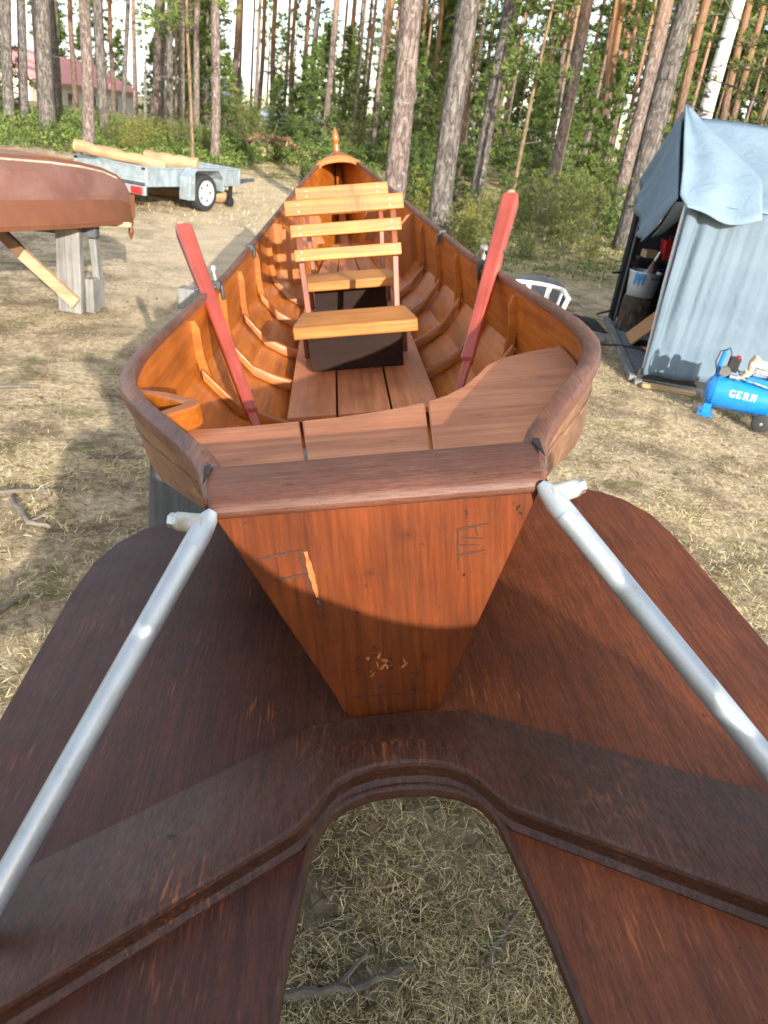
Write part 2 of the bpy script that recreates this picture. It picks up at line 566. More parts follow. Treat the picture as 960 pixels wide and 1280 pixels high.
M['bark_p'] = bark('pinkish_pine_bark', (.182, .138, .120), (.295, .235, .205), (.38, .21, .13), 3.6, 6.5, 16, .24, 1.2, lichen=(.32, .305, .275))
M['bark_o'] = bark('orange_pine_bark', (.150, .105, .082), (.245, .168, .125), (.33, .178, .088), 2.6, 6.2, 17, .25, 1.2)
M['bark_s'] = bark('thin_tan_bark', (.19, .135, .085), (.28, .20, .125), (.33, .20, .105), 3, 6, 24, .2, .5)
M['birch'] = birch_mat('birch_bark')
M['needle'] = leafy('pine_needles', [(0, (.080, .125, .040)), (.45, (.155, .215, .062)), (.8, (.225, .28, .085)), (1, (.30, .30, .11))], .55)
M['spruce'] = leafy('spruce_needles', [(0, (.058, .098, .034)), (.5, (.105, .158, .050)), (1, (.17, .22, .07))], .5)
M['juniper'] = leafy('juniper_needles', [(0, (.10, .130, .042)), (.5, (.185, .215, .064)), (.85, (.27, .275, .09)), (1, (.34, .31, .13))], .5)
M['cover'] = leafy('lingonberry_leaves', [(0, (.07, .115, .03)), (.5, (.14, .205, .05)), (.85, (.22, .27, .08)), (1, (.33, .28, .13))], .4)
M['straw'] = leafy('dry_straw', [(0, (.12, .085, .045)), (.18, (.32, .24, .12)), (.45, (.60, .48, .27)), (.78, (.88, .78, .54)), (.87, (.50, .47, .22)), (1, (.18, .22, .05))], .15, .8, .15)
M['leaf'] = leafy('brown_leaf', [(0, (.10, .055, .032)), (.6, (.20, .11, .065)), (1, (.34, .24, .16))], .1, .7)
M['litter'] = leafy('needle_litter', [(0, (.045, .026, .016)), (.5, (.14, .08, .048)), (.85, (.30, .20, .12)), (1, (.55, .44, .30))], .05, .9)
M['twig'] = plain('dead_twig', (.105, .095, .085), .9, 0, .3, 30)


def tarp_mat(name='blue_grey_tarp', k=1.0):
    m, nt, b, out = new_mat(name)
    tc = coords(nt)
    n1 = noise(nt, tc, 2.4, 5, .6)
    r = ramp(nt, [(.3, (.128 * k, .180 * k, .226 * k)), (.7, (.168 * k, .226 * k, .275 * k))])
    L(nt, n1, 0, r, 0)
    n2 = noise(nt, tc, 7, 6, .7)
    r2 = ramp(nt, [(.55, (0, 0, 0)), (.85, (.6, .6, .6))])
    L(nt, n2, 0, r2, 0)
    c = mix(nt, (r2, 0), (r, 0), (.20 * k, .245 * k, .28 * k))
    link(nt, c, b, 'Base Color')
    b.inputs['Roughness'].default_value = .85
    b.inputs['Specular IOR Level'].default_value = .15
    mp = coords(nt, (1, 1, .45))
    n3 = noise(nt, mp, 7, 5, .6, 1.2)
    bump(nt, b, (n3, 0), .45, .03)
    return m


M['tarp'] = tarp_mat()
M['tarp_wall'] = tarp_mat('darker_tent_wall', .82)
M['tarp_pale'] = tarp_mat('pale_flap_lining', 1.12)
M['tarp_in'] = plain('shaded_tarp_lining', (.022, .026, .032), .8, 0, .2, 5)  # near-black canvas: the shade inside the tent is put into the colour


def ground_mat():
    m, nt, b, out = new_mat('dry_grass_ground')
    tc = N(nt, 'ShaderNodeTexCoord')
    P = tc
    def nz(s, d=6, r=.62, di=0.0):
        n = N(nt, 'ShaderNodeTexNoise', i_Scale=s, i_Detail=d, i_Roughness=r, i_Distortion=di)
        nt.links.new(P.outputs['Object'], n.inputs['Vector'])
        return n
    a = nz(26, 8, .72, .6)
    straw = ramp(nt, [(.28, (.13, .090, .050)), (.43, (.38, .285, .170)), (.54, (.58, .450, .285)), (.72, (.76, .62, .43))])
    L(nt, a, 0, straw, 0)
    d = nz(2.3, 7, .66, .4)
    dr = ramp(nt, [(.45, (0, 0, 0)), (.62, (.85, .85, .85))])
    L(nt, d, 0, dr, 0)
    a2 = nz(40, 6, .7)
    soil = ramp(nt, [(.3, (.09, .062, .04)), (.55, (.20, .145, .09)), (.75, (.36, .27, .17))])
    L(nt, a2, 0, soil, 0)
    c = mix(nt, (dr, 0), (straw, 0), (soil, 0))
    g = nz(3.6, 6, .66)
    gr = ramp(nt, [(.52, (0, 0, 0)), (.65, (.6, .6, .6))])
    L(nt, g, 0, gr, 0)
    c = mix(nt, (gr, 0), c, (.120, .118, .036))
    sx = N(nt, 'ShaderNodeSeparateXYZ')
    nt.links.new(P.outputs['Object'], sx.inputs[0])
    tl = N(nt, 'ShaderNodeMath', operation='MULTIPLY_ADD', i_1=.21, i_2=.05)   # x of the track: -.05 - .21 y
    L(nt, sx, 1, tl, 0)
    tx = N(nt, 'ShaderNodeMath', operation='ADD')
    L(nt, sx, 0, tx, 0)
    L(nt, tl, 0, tx, 1)
    tw = nz(.7, 4, .6)
    tw2 = N(nt, 'ShaderNodeMath', operation='MULTIPLY_ADD', i_1=1.8, i_2=-.9)
    L(nt, tw, 0, tw2, 0)
    ta = N(nt, 'ShaderNodeMath', operation='ADD')
    L(nt, tx, 0, ta, 0)
    L(nt, tw2, 0, ta, 1)
    tb = N(nt, 'ShaderNodeMath', operation='ABSOLUTE')
    L(nt, ta, 0, tb, 0)
    tm = N(nt, 'ShaderNodeMapRange', i_1=1.9, i_2=.7, i_3=0.0, i_4=.62)
    L(nt, tb, 0, tm, 0)
    ty = N(nt, 'ShaderNodeMapRange', i_1=4.5, i_2=8.0)
    L(nt, sx, 1, ty, 0)
    tmy = N(nt, 'ShaderNodeMath', operation='MULTIPLY')
    L(nt, tm, 0, tmy, 0)
    L(nt, ty, 0, tmy, 1)
    sand = ramp(nt, [(.3, (.44, .335, .21)), (.6, (.66, .525, .36)), (.8, (.78, .66, .49))])
    L(nt, a2, 0, sand, 0)
    c = mix(nt, (tmy, 0), c, (sand, 0))
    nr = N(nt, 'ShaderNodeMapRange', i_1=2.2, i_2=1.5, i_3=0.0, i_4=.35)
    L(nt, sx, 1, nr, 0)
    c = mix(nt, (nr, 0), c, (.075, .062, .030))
    # forest floor beyond the yard
    sp = N(nt, 'ShaderNodeSeparateXYZ')
    nt.links.new(P.outputs['Object'], sp.inputs[0])
    # yard edge: y > 11 on the right of the boat, y > 21 on the left
    xr = N(nt, 'ShaderNodeMapRange', i_1=-4.0, i_2=0.0, i_3=21.0, i_4=10.6)
    L(nt, sp, 0, xr, 0)
    sub = N(nt, 'ShaderNodeMath', operation='SUBTRACT')
    L(nt, sp, 1, sub, 0)
    L(nt, xr, 0, sub, 1)
    wob = nz(.9, 5, .6)
    wm = N(nt, 'ShaderNodeMath', operation='MULTIPLY_ADD', i_1=5.0, i_2=-2.5)
    L(nt, wob, 0, wm, 0)
    ad = N(nt, 'ShaderNodeMath', operation='ADD')
    L(nt, sub, 0, ad, 0)
    L(nt, wm, 0, ad, 1)
    mr = N(nt, 'ShaderNodeMapRange', i_1=0.0, i_2=1.6)
    L(nt, ad, 0, mr, 0)
    fl = nz(1.6, 7, .68)
    fr = ramp(nt, [(.28, (.06, .07, .024)), (.40, (.12, .115, .045)), (.50, (.27, .215, .105)), (.68, (.50, .40, .22))])
    L(nt, fl, 0, fr, 0)
    c = mix(nt, (mr, 0), c, (fr, 0))
    link(nt, c, b, 'Base Color')
    b.inputs['Roughness'].default_value = .95
    b.inputs['Specular IOR Level'].default_value = .1
    h = N(nt, 'ShaderNodeMath', operation='ADD')
    L(nt, a, 0, h, 0)
    L(nt, d, 0, h, 1)
    bump(nt, b, (h, 0), .9, .035)
    return m


# ------------------------------------------------------------------ light, sky, camera
SUN_EL, SUN_AZ = rad(16.5), rad(22)           # behind the camera, to its right
to_sun = Vector((math.sin(SUN_AZ) * math.cos(SUN_EL), -math.cos(SUN_AZ) * math.cos(SUN_EL), math.sin(SUN_EL)))
sl = bpy.data.lights.new('sun', 'SUN')
sl.energy = 3.6
sl.angle = rad(.5)
sl.color = (1.0, .945, .86)
so = bpy.data.objects.new('sun', sl)
so.rotation_euler = (-to_sun).to_track_quat('-Z', 'Y').to_euler()
COL.objects.link(so)

W = bpy.data.worlds.new('World')
SC.world = W
W.use_nodes = True
nt = W.node_tree
bg = nt.nodes['Background']
sky = N(nt, 'ShaderNodeTexSky', sky_type='NISHITA', sun_disc=False)
sky.sun_elevation = SUN_EL
sky.sun_rotation = math.atan2(to_sun.x, to_sun.y)
sky.air_density = 1.0
sky.dust_density = 1.2
tc = N(nt, 'ShaderNodeTexCoord')
mp = N(nt, 'ShaderNodeMapping')
mp.inputs['Scale'].default_value = (1, 1, 2.6)
L(nt, tc, 'Generated', mp, 0)
cn = N(nt, 'ShaderNodeTexNoise', i_Scale=3.2, i_Detail=7.0, i_Roughness=.58)
L(nt, mp, 0, cn, 0)
cr = ramp(nt, [(.47, (0, 0, 0)), (.61, (.9, .9, .9))])
L(nt, cn, 0, cr, 0)
cm = mix(nt, (cr, 0), (sky, 0), (5.6, 5.8, 6.1))
link(nt, cm, bg, 'Color')
bg.inputs['Strength'].default_value = .15

SC.view_settings.view_transform = 'Standard'
SC.view_settings.look = 'None'
SC.view_settings.gamma = 1
SC.view_settings.exposure = 1.46
SC.render.engine = 'CYCLES'
SC.cycles.use_denoising = True
SC.cycles.max_bounces = 6
SC.cycles.transparent_max_bounces = 6

cam_d = bpy.data.cameras.new('camera')
cam = bpy.data.objects.new('camera', cam_d)
COL.objects.link(cam)
SC.camera = cam
cam_d.sensor_fit = 'VERTICAL'
cam_d.sensor_height = 36
cam_d.lens = 27
cam_d.clip_start = .03
cam_d.clip_end = 900
p_, rho = math.atan(479 / 960), rad(7.8)
f_ = Vector((0, math.cos(p_), -math.sin(p_)))
r0, u0 = Vector((1, 0, 0)), Vector((0, math.sin(p_), math.cos(p_)))
R_ = r0 * math.cos(rho) + u0 * math.sin(rho)
U_ = -r0 * math.sin(rho) + u0 * math.cos(rho)
cm4 = Matrix((R_, U_, -f_)).transposed().to_4x4()
cm4.translation = (0, 0, 1.65)
cam.matrix_world = cm4
cam_d.dof.use_dof = True
cam_d.dof.focus_distance = 1.4
cam_d.dof.aperture_fstop = 9.0

# ------------------------------------------------------------------ terrain
def hgt(x, y):
    return .6 * sm(18, 34, y) - 1.5 * sm(42, 58, y)

rng = np.random.default_rng(5)
def build_ground():
    xs = np.unique(np.concatenate([np.linspace(-400, -40, 14), np.linspace(-40, -6, 30), np.linspace(-6, 6, 100), np.linspace(6, 40, 30), np.linspace(40, 400, 14)]))
    ys = np.unique(np.concatenate([np.linspace(-200, -4, 12), np.linspace(-4, 10, 110), np.linspace(10, 70, 70), np.linspace(70, 600, 16)]))
    ph = rng.uniform(0, 6.28, (12, 3))
    fr = rng.uniform(1.2, 5.5, (12, 2)) * rng.choice([-1, 1], (12, 2))
    X, Y = np.meshgrid(xs, ys)
    Z = np.zeros_like(X)
    for k in range(12):
        Z += .0035 * np.sin(fr[k, 0] * X + ph[k, 0]) * np.cos(fr[k, 1] * Y + ph[k, 1])
    s = lambda a, b, v: (lambda t: t * t * (3 - 2 * t))(np.clip((v - a) / (b - a), 0, 1))
    Z += .6 * s(18, 34, Y) - 1.5 * s(42, 58, Y)
    nx, ny = len(xs), len(ys)
    mb = MB()
    vs = np.stack([X.ravel(), Y.ravel(), Z.ravel()], 1)
    fs = [(j * nx + i, j * nx + i + 1, (j + 1) * nx + i + 1, (j + 1) * nx + i) for j in range(ny - 1) for i in range(nx - 1)]
    mb.add(vs.tolist(), fs)
    o = mb.build('ground', ground_mat(), angle=180)
    tag(o, 'dry straw-coloured grassy yard running into the forest floor', None, None, 'structure')
build_ground()


def grass():
    """matted dry blades, thick close to the boat, thinner farther off"""
    zones = [(-.5, .9, .3, 2.0, 30000, .75), (-2.0, -.2, 1.2, 3.6, 5000, .75), (.7, 2.2, 1.6, 3.8, 7000, .75), (-4.2, -.6, 3.4, 6.6, 1300, .7), (.5, 3.6, 3.6, 7.4, 3000, .75),
             (-6.5, -.8, 6.4, 12, 120, .9), (.3, 2.6, 7.2, 12.5, 500, 1.1), (2.2, 3.8, 5.0, 6.3, 1800, .8)]
    allV = []
    for x0, x1, y0, y1, dens, ls in zones:
        n = int((x1 - x0) * (y1 - y0) * dens)
        cx, cy = rng.uniform(x0, x1, n), rng.uniform(y0, y1, n)
        clump = np.sin(cx * 7.1 + 1.3 * np.sin(cy * 4.3)) * np.sin(cy * 6.3 + 1.7 * np.sin(cx * 3.7)) + .6 * np.sin(cx * 19 + cy * 5) * np.sin(cy * 17 - cx * 4)
        keep = rng.uniform(-1.25, .9, n) < clump
        cx, cy = cx[keep], cy[keep]
        n = len(cx)
        az = rng.uniform(0, 2 * np.pi, n)
        ln = rng.uniform(.02, .10, n) * ls
        w = rng.uniform(.0005, .0015, n) * ls * (1.0 if dens > 9000 else 1.2)
        p1 = rng.uniform(.05, .75, n) ** 1.4
        p2 = p1 - rng.uniform(.1, .8, n)
        d1 = np.stack([np.cos(az) * np.cos(p1), np.sin(az) * np.cos(p1), np.sin(p1)], 1)
        az2 = az + rng.normal(0, .5, n)
        d2 = np.stack([np.cos(az2) * np.cos(p2), np.sin(az2) * np.cos(p2), np.sin(p2)], 1)
        sd = np.stack([-np.sin(az), np.cos(az), rng.uniform(-.4, .4, n)], 1)
        P0 = np.stack([cx, cy, rng.uniform(.0, .016, n)], 1)
        P1 = P0 + d1 * (ln * .5)[:, None]
        P2 = P1 + d2 * (ln * .5)[:, None]
        P2[:, 2] = np.maximum(P2[:, 2], .004)
        W_ = sd * w[:, None]
        V = np.empty((n, 2, 4, 3), np.float32)
        V[:, 0, 0], V[:, 0, 1], V[:, 0, 2], V[:, 0, 3] = P0 - W_, P0 + W_, P1 + W_, P1 - W_
        V[:, 1, 0], V[:, 1, 1], V[:, 1, 2], V[:, 1, 3] = P1 - W_, P1 + W_, P2 + W_ * .2, P2 - W_ * .2
        allV.append(V.reshape(-1, 3))
    o = raw_quads('dry_grass', M['straw'], np.concatenate(allV))
    tag(o, 'matted pale dry grass covering the yard', None, None, 'stuff')
    # brown leaves lying about
    n = 420
    cx = np.concatenate([rng.uniform(-.5, .9, 60), rng.uniform(-4, -.3, 200), rng.uniform(.8, 3.6, 160)])
    cy = np.concatenate([rng.uniform(.4, 1.9, 60), rng.uniform(1.4, 8, 200), rng.uniform(2, 8, 160)])
    az = rng.uniform(0, 6.28, n)
    s = rng.uniform(.006, .017, n)
    C = np.stack([cx, cy, rng.uniform(.012, .03, n)], 1)
    A = np.stack([np.cos(az), np.sin(az), rng.uniform(-.5, .5, n)], 1) * s[:, None]
    B = np.stack([-np.sin(az), np.cos(az), rng.uniform(-.5, .5, n)], 1) * (s * .6)[:, None]
    o = quads_obj('fallen_leaves', M['leaf'], C, A, B)
    tag(o, 'curled brown leaves scattered on the dry grass', None, None, 'stuff')
grass()


def litter():
    """needles, bark flakes and chips, in patches"""
    n = 26000
    x = np.concatenate([rng.uniform(-4.2, -.3, n // 2), rng.uniform(.5, 3.6, n // 4), rng.uniform(-.5, .9, n - n // 2 - n // 4)])
    y = np.concatenate([rng.uniform(1.3, 8.5, n // 2), rng.uniform(1.8, 8, n // 4), rng.uniform(.4, 2.0, n - n // 2 - n // 4)])
    cl = np.sin(x * 3.1 + 1.2 * np.sin(y * 2.3)) * np.sin(y * 2.7 + 1.4 * np.sin(x * 2.1))
    keep = rng.uniform(-.5, .9, n) < cl
    x, y = x[keep], y[keep]
    n = len(x)
    az = rng.uniform(0, 6.28, n)
    s = rng.uniform(.006, .024, n)
    C = np.stack([x, y, rng.uniform(.006, .02, n)], 1)
    A = np.stack([np.cos(az), np.sin(az), rng.uniform(-.25, .25, n)], 1) * s[:, None]
    B = np.stack([-np.sin(az), np.cos(az), rng.uniform(-.3, .3, n)], 1) * np.minimum(s * .5, rng.uniform(.0009, .005, n))[:, None]
    o = quads_obj('pine_litter', M['litter'], C, A, B)
    tag(o, 'brown needles, bark flakes and chips strewn in patches', None, None, 'stuff')
litter()
#PART2
# ------------------------------------------------------------------ the wooden river boat
BM = Matrix(((.974, -.128, -.185, .205), (.128, .992, -.008, .012), (.184, -.016, .983, .722), (0, 0, 0, 1)))
_q = BM.to_3x3().normalized().to_quaternion()
BM = Matrix.Translation((.205, .012, .722)) @ _q.to_matrix().to_4x4()
BM = BM @ Matrix.Translation((0, 1, 0)) @ Matrix.Rotation(-.0085, 4, 'Z') @ Matrix.Translation((0, -1, 0))

SY = [1.10, 1.22, 1.4, 1.6, 1.8, 2.0, 2.3, 2.7, 3.2, 3.8, 4.5, 5.2, 6.2, 7.27, 7.9]
SG = dict(
    gh=[.270, .300, .392, .502, .572, .588, .572, .545, .515, .492, .460, .418, .315, .170, .032],
    gz=[.435, .44, .445, .45, .45, .45, .45, .45, .45, .46, .48, .51, .60, .70, .76],
    ch=[.190, .245, .345, .465, .540, .562, .560, .545, .525, .500, .455, .395, .275, .130, .02],
    cz=[.31, .31, .31, .29, .27, .26, .26, .25, .24, .23, .22, .24, .33, .46, .60],
    mh=[.120, .14, .20, .30, .38, .42, .43, .43, .42, .40, .36, .30, .19, .08, .015],
    mz=[.13, .13, .13, .13, .12, .11, .11, .11, .11, .11, .12, .14, .22, .34, .48],
    bh=[.075, .08, .10, .14, .18, .20, .22, .24, .25, .24, .21, .17, .09, .03, .01],
    bz=[0, 0, 0, 0, 0, 0, 0, 0, 0, 0, .01, .03, .10, .20, .32])

def pchip(xs, ys):
    n = len(xs)
    h = [xs[i + 1] - xs[i] for i in range(n - 1)]
    d = [(ys[i + 1] - ys[i]) / h[i] for i in range(n - 1)]
    m = [d[0]] + [0] * (n - 2) + [d[-1]]
    for i in range(1, n - 1):
        if d[i - 1] * d[i] > 0:
            w1, w2 = 2 * h[i] + h[i - 1], h[i] + 2 * h[i - 1]
            m[i] = (w1 + w2) / (w1 / d[i - 1] + w2 / d[i])
    def f(x):
        x = min(max(x, xs[0]), xs[-1])
        i = 0
        while i < n - 2 and x > xs[i + 1]:
            i += 1
        t = (x - xs[i]) / h[i]
        return ((1 + 2 * t) * (1 - t) ** 2 * ys[i] + t * (1 - t) ** 2 * h[i] * m[i] + t * t * (3 - 2 * t) * ys[i + 1] + t * t * (t - 1) * h[i] * m[i + 1])
    return f

H = {k: pchip(SY, v) for k, v in SG.items()}
def sect(y):
    """inner hull section, keel to gunwale: (half width, height)"""
    return [(0, H['bz'](y)), (H['bh'](y), H['bz'](y) + .004), (H['mh'](y), H['mz'](y)), (H['ch'](y) - .014, H['cz'](y)), (max(.008, H['gh'](y) - .022), H['gz'](y))]

boat = bpy.data.objects.new('river_boat', None)
COL.objects.link(boat)
boat.matrix_world = BM
tag(boat, 'long varnished wooden river boat with slatted benches and wide stern wings, in the foreground', 'boat')

YS = [1.10, 1.15, 1.2, 1.26, 1.32, 1.4, 1.5, 1.6, 1.7, 1.8, 1.9, 2.0, 2.15, 2.3, 2.5, 2.75, 3, 3.3, 3.6, 4, 4.4, 4.8, 5.2, 5.6, 6, 6.4, 6.8, 7.1, 7.4, 7.7, 7.9]

def strip(i, th, name, over=0.0):
    """one plank between section points i and i+1, both sides"""
    for s in (-1, 1):
        mb = MB()
        rings = []
        for y in YS:
            sc = sect(y)
            a, b = Vector((sc[i][0], sc[i][1])), Vector((sc[i + 1][0], sc[i + 1][1]))
            d = (b - a)
            d = d.normalized() if d.length > 1e-6 else Vector((0, 1))
            nn = Vector((d.y, -d.x))
            a2 = a - d * over
            rings.append([Vector((s * q.x, y, q.y)) for q in (a2, b, b + nn * th, a2 + nn * th)])
        n = 4
        vs = [p for r in rings for p in r]
        for k in range(len(rings) - 1):
            for e in range(4):
                aa, bb = k * 4 + e, k * 4 + (e + 1) % 4
                mb.mi.append(1 if e == 2 else 0)
                mb.f.append((aa, bb, bb + 4, aa + 4))
        mb.v = vs
        mb.f += [(0, 1, 2, 3), tuple(range(len(vs) - 4, len(vs)))]
        mb.mi += [0, 0]
        mb.build(name, [M['hull_in'], M['hull_out']], boat, angle=30)

strip(3, .017, 'side_plank', .012)
strip(2, .015, 'bilge_plank', .008)
strip(1, .014, 'bottom_plank', .004)
mb = MB()
rings = []
for y in YS:
    b = H['bh'](y) + .003
    z = H['bz'](y)
    rings.append([Vector((-b, y, z)), Vector((b, y, z)), Vector((b, y, z - .014)), Vector((-b, y, z - .014))])
mb.loft(rings)
mb.build('keel_plank', M['hull_in'], boat)

# gunwale rails
for s in (-1, 1):
    mb = MB()
    rings = []
    for y in YS:
        o = H['gh'](y) + .002
        w = .026 + .017 * (1 - sm(1.5, 2.4, y))
        if y > 7:
            w = min(w, o * .8)
        z = H['gz'](y)
        rings.append([Vector((s * x, y, zz)) for x, zz in ((o - w, z - .004), (o - w, z + .015), (o - w + .004, z + .019), (o - .004, z + .018), (o, z + .014), (o, z - .010))])
    mb.loft(rings)
    mb.build('gunwale_rail', M['rail'], boat, angle=50)

# outer rub strip under the rail
for s in (-1, 1):
    mb = MB()
    rings = []
    for y in YS:
        sc = sect(y)
        (ax, az), (bx, bz) = sc[3], sc[4]
        t = .55
        x = ax + (bx - ax) * t + .0165
        z = az + (bz - az) * t
        rings.append([Vector((s * (x - .002), y, z - .004)), Vector((s * (x + .003), y, z - .003)), Vector((s * (x + .003), y, z + .003)), Vector((s * (x - .002), y, z + .004))])
    mb.loft(rings)
    mb.build('outer_seam', M['rail'], boat)

# transom with its cap
def transom_mat():
    m = wood('transom_wood', (.165, .035, .0055), (.066, .014, .004), 'Z', 130, .40, coat=.1, spots=1.0, knot_plane='XZ', knots=[(.045, .365, .018, .8), (-.105, .225, .016, .8), (.065, .12, .014, .9), (-.02, .30, .012, .8)], wear=(.085, .020, .006), wear_amt=.40, wear_scale=5, wear_fine=60, blotch=.5, bumpy=.5)
    return m
M['transom'] = transom_mat()
mb = MB()
tp = [(-.262, .432), (-.252, .412), (-.080, -.004), (.080, -.004), (.252, .412), (.262, .432)]
mb.prism(tp, 1.085, 1.113, lambda a, b, t: (a, t + .0, b))
tr = mb.build('transom', M['transom'], boat, bevel=.003)
# carved strokes, scratches and a worn patch on its face
GROOVE = plain('dark_carved_groove', (.055, .014, .006), .7, 0, .6, 120)
BARE = plain('bare_orange_wood', (.34, .115, .026), .6, 0, .4, 90)
def stroke(x0, z0, x1, z1, w, mat, name):
    """thin tapered cut that wobbles a little"""
    rr = random.Random(int(abs(x0 * 9000 + z1 * 700)))
    n = 9
    up_, lo_ = [], []
    for k in range(n + 1):
        t = k / n
        ww = 1.45 * w * (.25 + .75 * math.sin(math.pi * min(.97, .08 + t)) ** .6) * rr.uniform(.6, 1.2) / 2
        c = Vector((x0 + (x1 - x0) * t, z0 + (z1 - z0) * t))
        d = Vector((-(z1 - z0), x1 - x0)).normalized()
        up_.append(c + d * ww)
        lo_.append(c - d * ww)
    mb = MB()
    mb.prism([tuple(p) for p in up_ + lo_[::-1]], 1.0836, 1.0856, lambda a, b, t: (a, t, b))
    mb.build(name, mat, tr)
for a in ((-.198, .343, -.126, .354, .0035), (-.132, .354, -.121, .262, .0030), (-.180, .301, -.116, .309, .0035), (.122, .366, .174, .373, .0024), (.125, .364, .124, .292, .0020),
          (.122, .318, .170, .325, .0026), (.152, .372, .158, .352, .0020), (.128, .352, .168, .346, .0014), (.126, .338, .160, .335, .0012)):
    stroke(*a, GROOVE, 'carved_mark')
stroke(-.122, .350, -.110, .246, .0060, BARE, 'worn_edge')
stroke(-.113, .262, -.104, .236, .010, GROOVE, 'dark_stain')
for a in ((-.070, .046, .072, .046, .0016), (.040, .004, .040, .044, .0016), (-.022, .004, -.022, .044, .0012)):
    stroke(*a, GROOVE, 'joint_line')
rr_ = random.Random(4)
for k in range(26):
    x, z = rr_.gauss(-.005, .030), rr_.gauss(.100, .020)
    if abs(x) < .055 + z * .3:
        stroke(x, z, x + rr_.uniform(-.012, .012), z + rr_.uniform(-.012, .016), rr_.uniform(.002, .005), GROOVE if k % 2 else BARE, 'scuff_mark')

mb = MB()
prof = [(1.080, .421), (1.074, .432), (1.078, .447), (1.092, .455), (1.140, .460), (1.185, .463), (1.203, .461), (1.207, .453), (1.207, .440), (1.113, .432), (1.085, .423)]
rings = []
for t in np.linspace(-1, 1, 15):
    ring = []
    for y, z in prof:
        hw = .262 + max(0, (y - 1.09)) * .18
        ring.append(Vector((t * hw, y, z)))
    rings.append(ring)
mb.loft(rings)
mb.build('transom_cap', M['cap'], boat, bevel=.004, angle=30)
# worn dark corner joints
for s in (-1, 1):
    mb = MB()
    mb.prism([(s * .267, 1.190), (s * .2745, 1.125), (s * .278, 1.16), (s * .283, 1.198), (s * .273, 1.204)], .4630, .4670)
    mb.build('corner_patch', plain('dark_joint_filler', (.040, .030, .026), .8, 0, .5, 60, .5, spec=.2), boat, bevel=.0015)

# stern deck, three boards following the hull
def inner(y, z):
    sc = sect(y)
    (ax, az), (bx, bz) = sc[3], sc[4]
    return ax + (bx - ax) * (z - az) / (bz - az) - .006
zd = .386
fl = [(-.149, 1.615), (-.2, 1.613), (-.27, 1.611), (-.34, 1.613), (-.40, 1.622), (-inner(1.655, zd) + .004, 1.655)]
def side_pts(s, y0, y1, n=8):
    return [(s * inner(y, zd), y) for y in np.linspace(y0, y1, n)]
left = fl + side_pts(-1, 1.62, 1.18) + [(-.112, 1.18)]
mid = [(-.143, 1.615), (-.06, 1.622), (.03, 1.638), (.10, 1.660), (.136, 1.675), (.100, 1.18), (-.106, 1.18)]
rc = [(.143, 1.679), (.19, 1.712), (.24, 1.770), (.285, 1.85), (.325, 1.93), (.38, 1.99), (.46, 2.03), (.53, 2.052)]
right = rc + side_pts(1, 2.068, 1.18, 14) + [(.106, 1.18)]
for poly in (left, mid, right):
    mb = MB()
    mb.prism(poly, zd - .022, zd)
    mb.build('deck_board', M['deck'], boat, bevel=.0035)

# V-shaped hold on the port side
mb = MB()
pts = [(-.545, 1.80), (-.455, 1.745), (-.375, 1.672), (-.362, 1.648), (-.370, 1.62), (-.445, 1.550)]
inn = [(-.535, 1.765), (-.470, 1.715), (-.403, 1.655), (-.404, 1.643), (-.470, 1.580)]
poly = pts + inn[::-1]
mb.prism(poly, .385, .438)
mb.build('wooden_hold', M['rib'], boat, bevel=.008, segs=3)

# ribs
for y in (2.52, 3.0, 3.47, 4.0, 4.48):
    for s in (-1, 1):
        mb = MB()
        sc = sect(y)
        P = [Vector((max(.20, sc[1][0] - .03), y, sc[1][1] + .012))]
        pts = [Vector((sc[k][0], y, sc[k][1])) for k in (1, 2, 3)]
        # lower timber, from the floor out to the chine
        path = [Vector((.235, y, .045)), pts[0].lerp(pts[1], .55) + Vector((-.006, 0, .030)), pts[1] + Vector((-.012, 0, .026)), pts[1].lerp(pts[2], .5) + Vector((-.012, 0, .026)), pts[2] + Vector((-.020, 0, .016))]
        rings = []
        hw = .012
        for k, p in enumerate(path):
            h = (.018, .017, .015, .013, .008)[k]
            rings.append([Vector((s * p.x, p.y + dy, p.z + dz)) for dy, dz in ((-hw, -.03), (hw, -.03), (hw, h * .6), (hw - .004, h), (-hw + .004, h), (-hw, h * .6))])
        mb.loft(rings)
        # upright up the side plank
        g = sect(y + .03)
        a, b = Vector((g[3][0], y + .034, g[3][1])), Vector((g[4][0], y + .034, g[4][1]))
        low = Vector((g[2][0] * .35 + g[3][0] * .65, y + .034, g[2][1] * .35 + g[3][1] * .65))
        path = [low + Vector((-.004, 0, .012)), a + Vector((-.026, 0, .012)), a.lerp(b, .3) + Vector((-.018, 0, 0)), a.lerp(b, .75) + Vector((-.016, 0, 0)), b + Vector((-.006, 0, -.018))]
        rings = []
        for k, p in enumerate(path):
            w = (.010, .014, .013, .013, .012)[k]
            d = (.012, .018, .016, .015, .008)[k]
            rings.append([Vector((s * (p.x + dx), p.y + dy, p.z)) for dx, dy in ((-d * .6, -w), (-d * .6, w), (.02, w), (.02, -w))])
        mb.loft(rings)
        mb.build('rib', M['rib'], boat, bevel=.004)

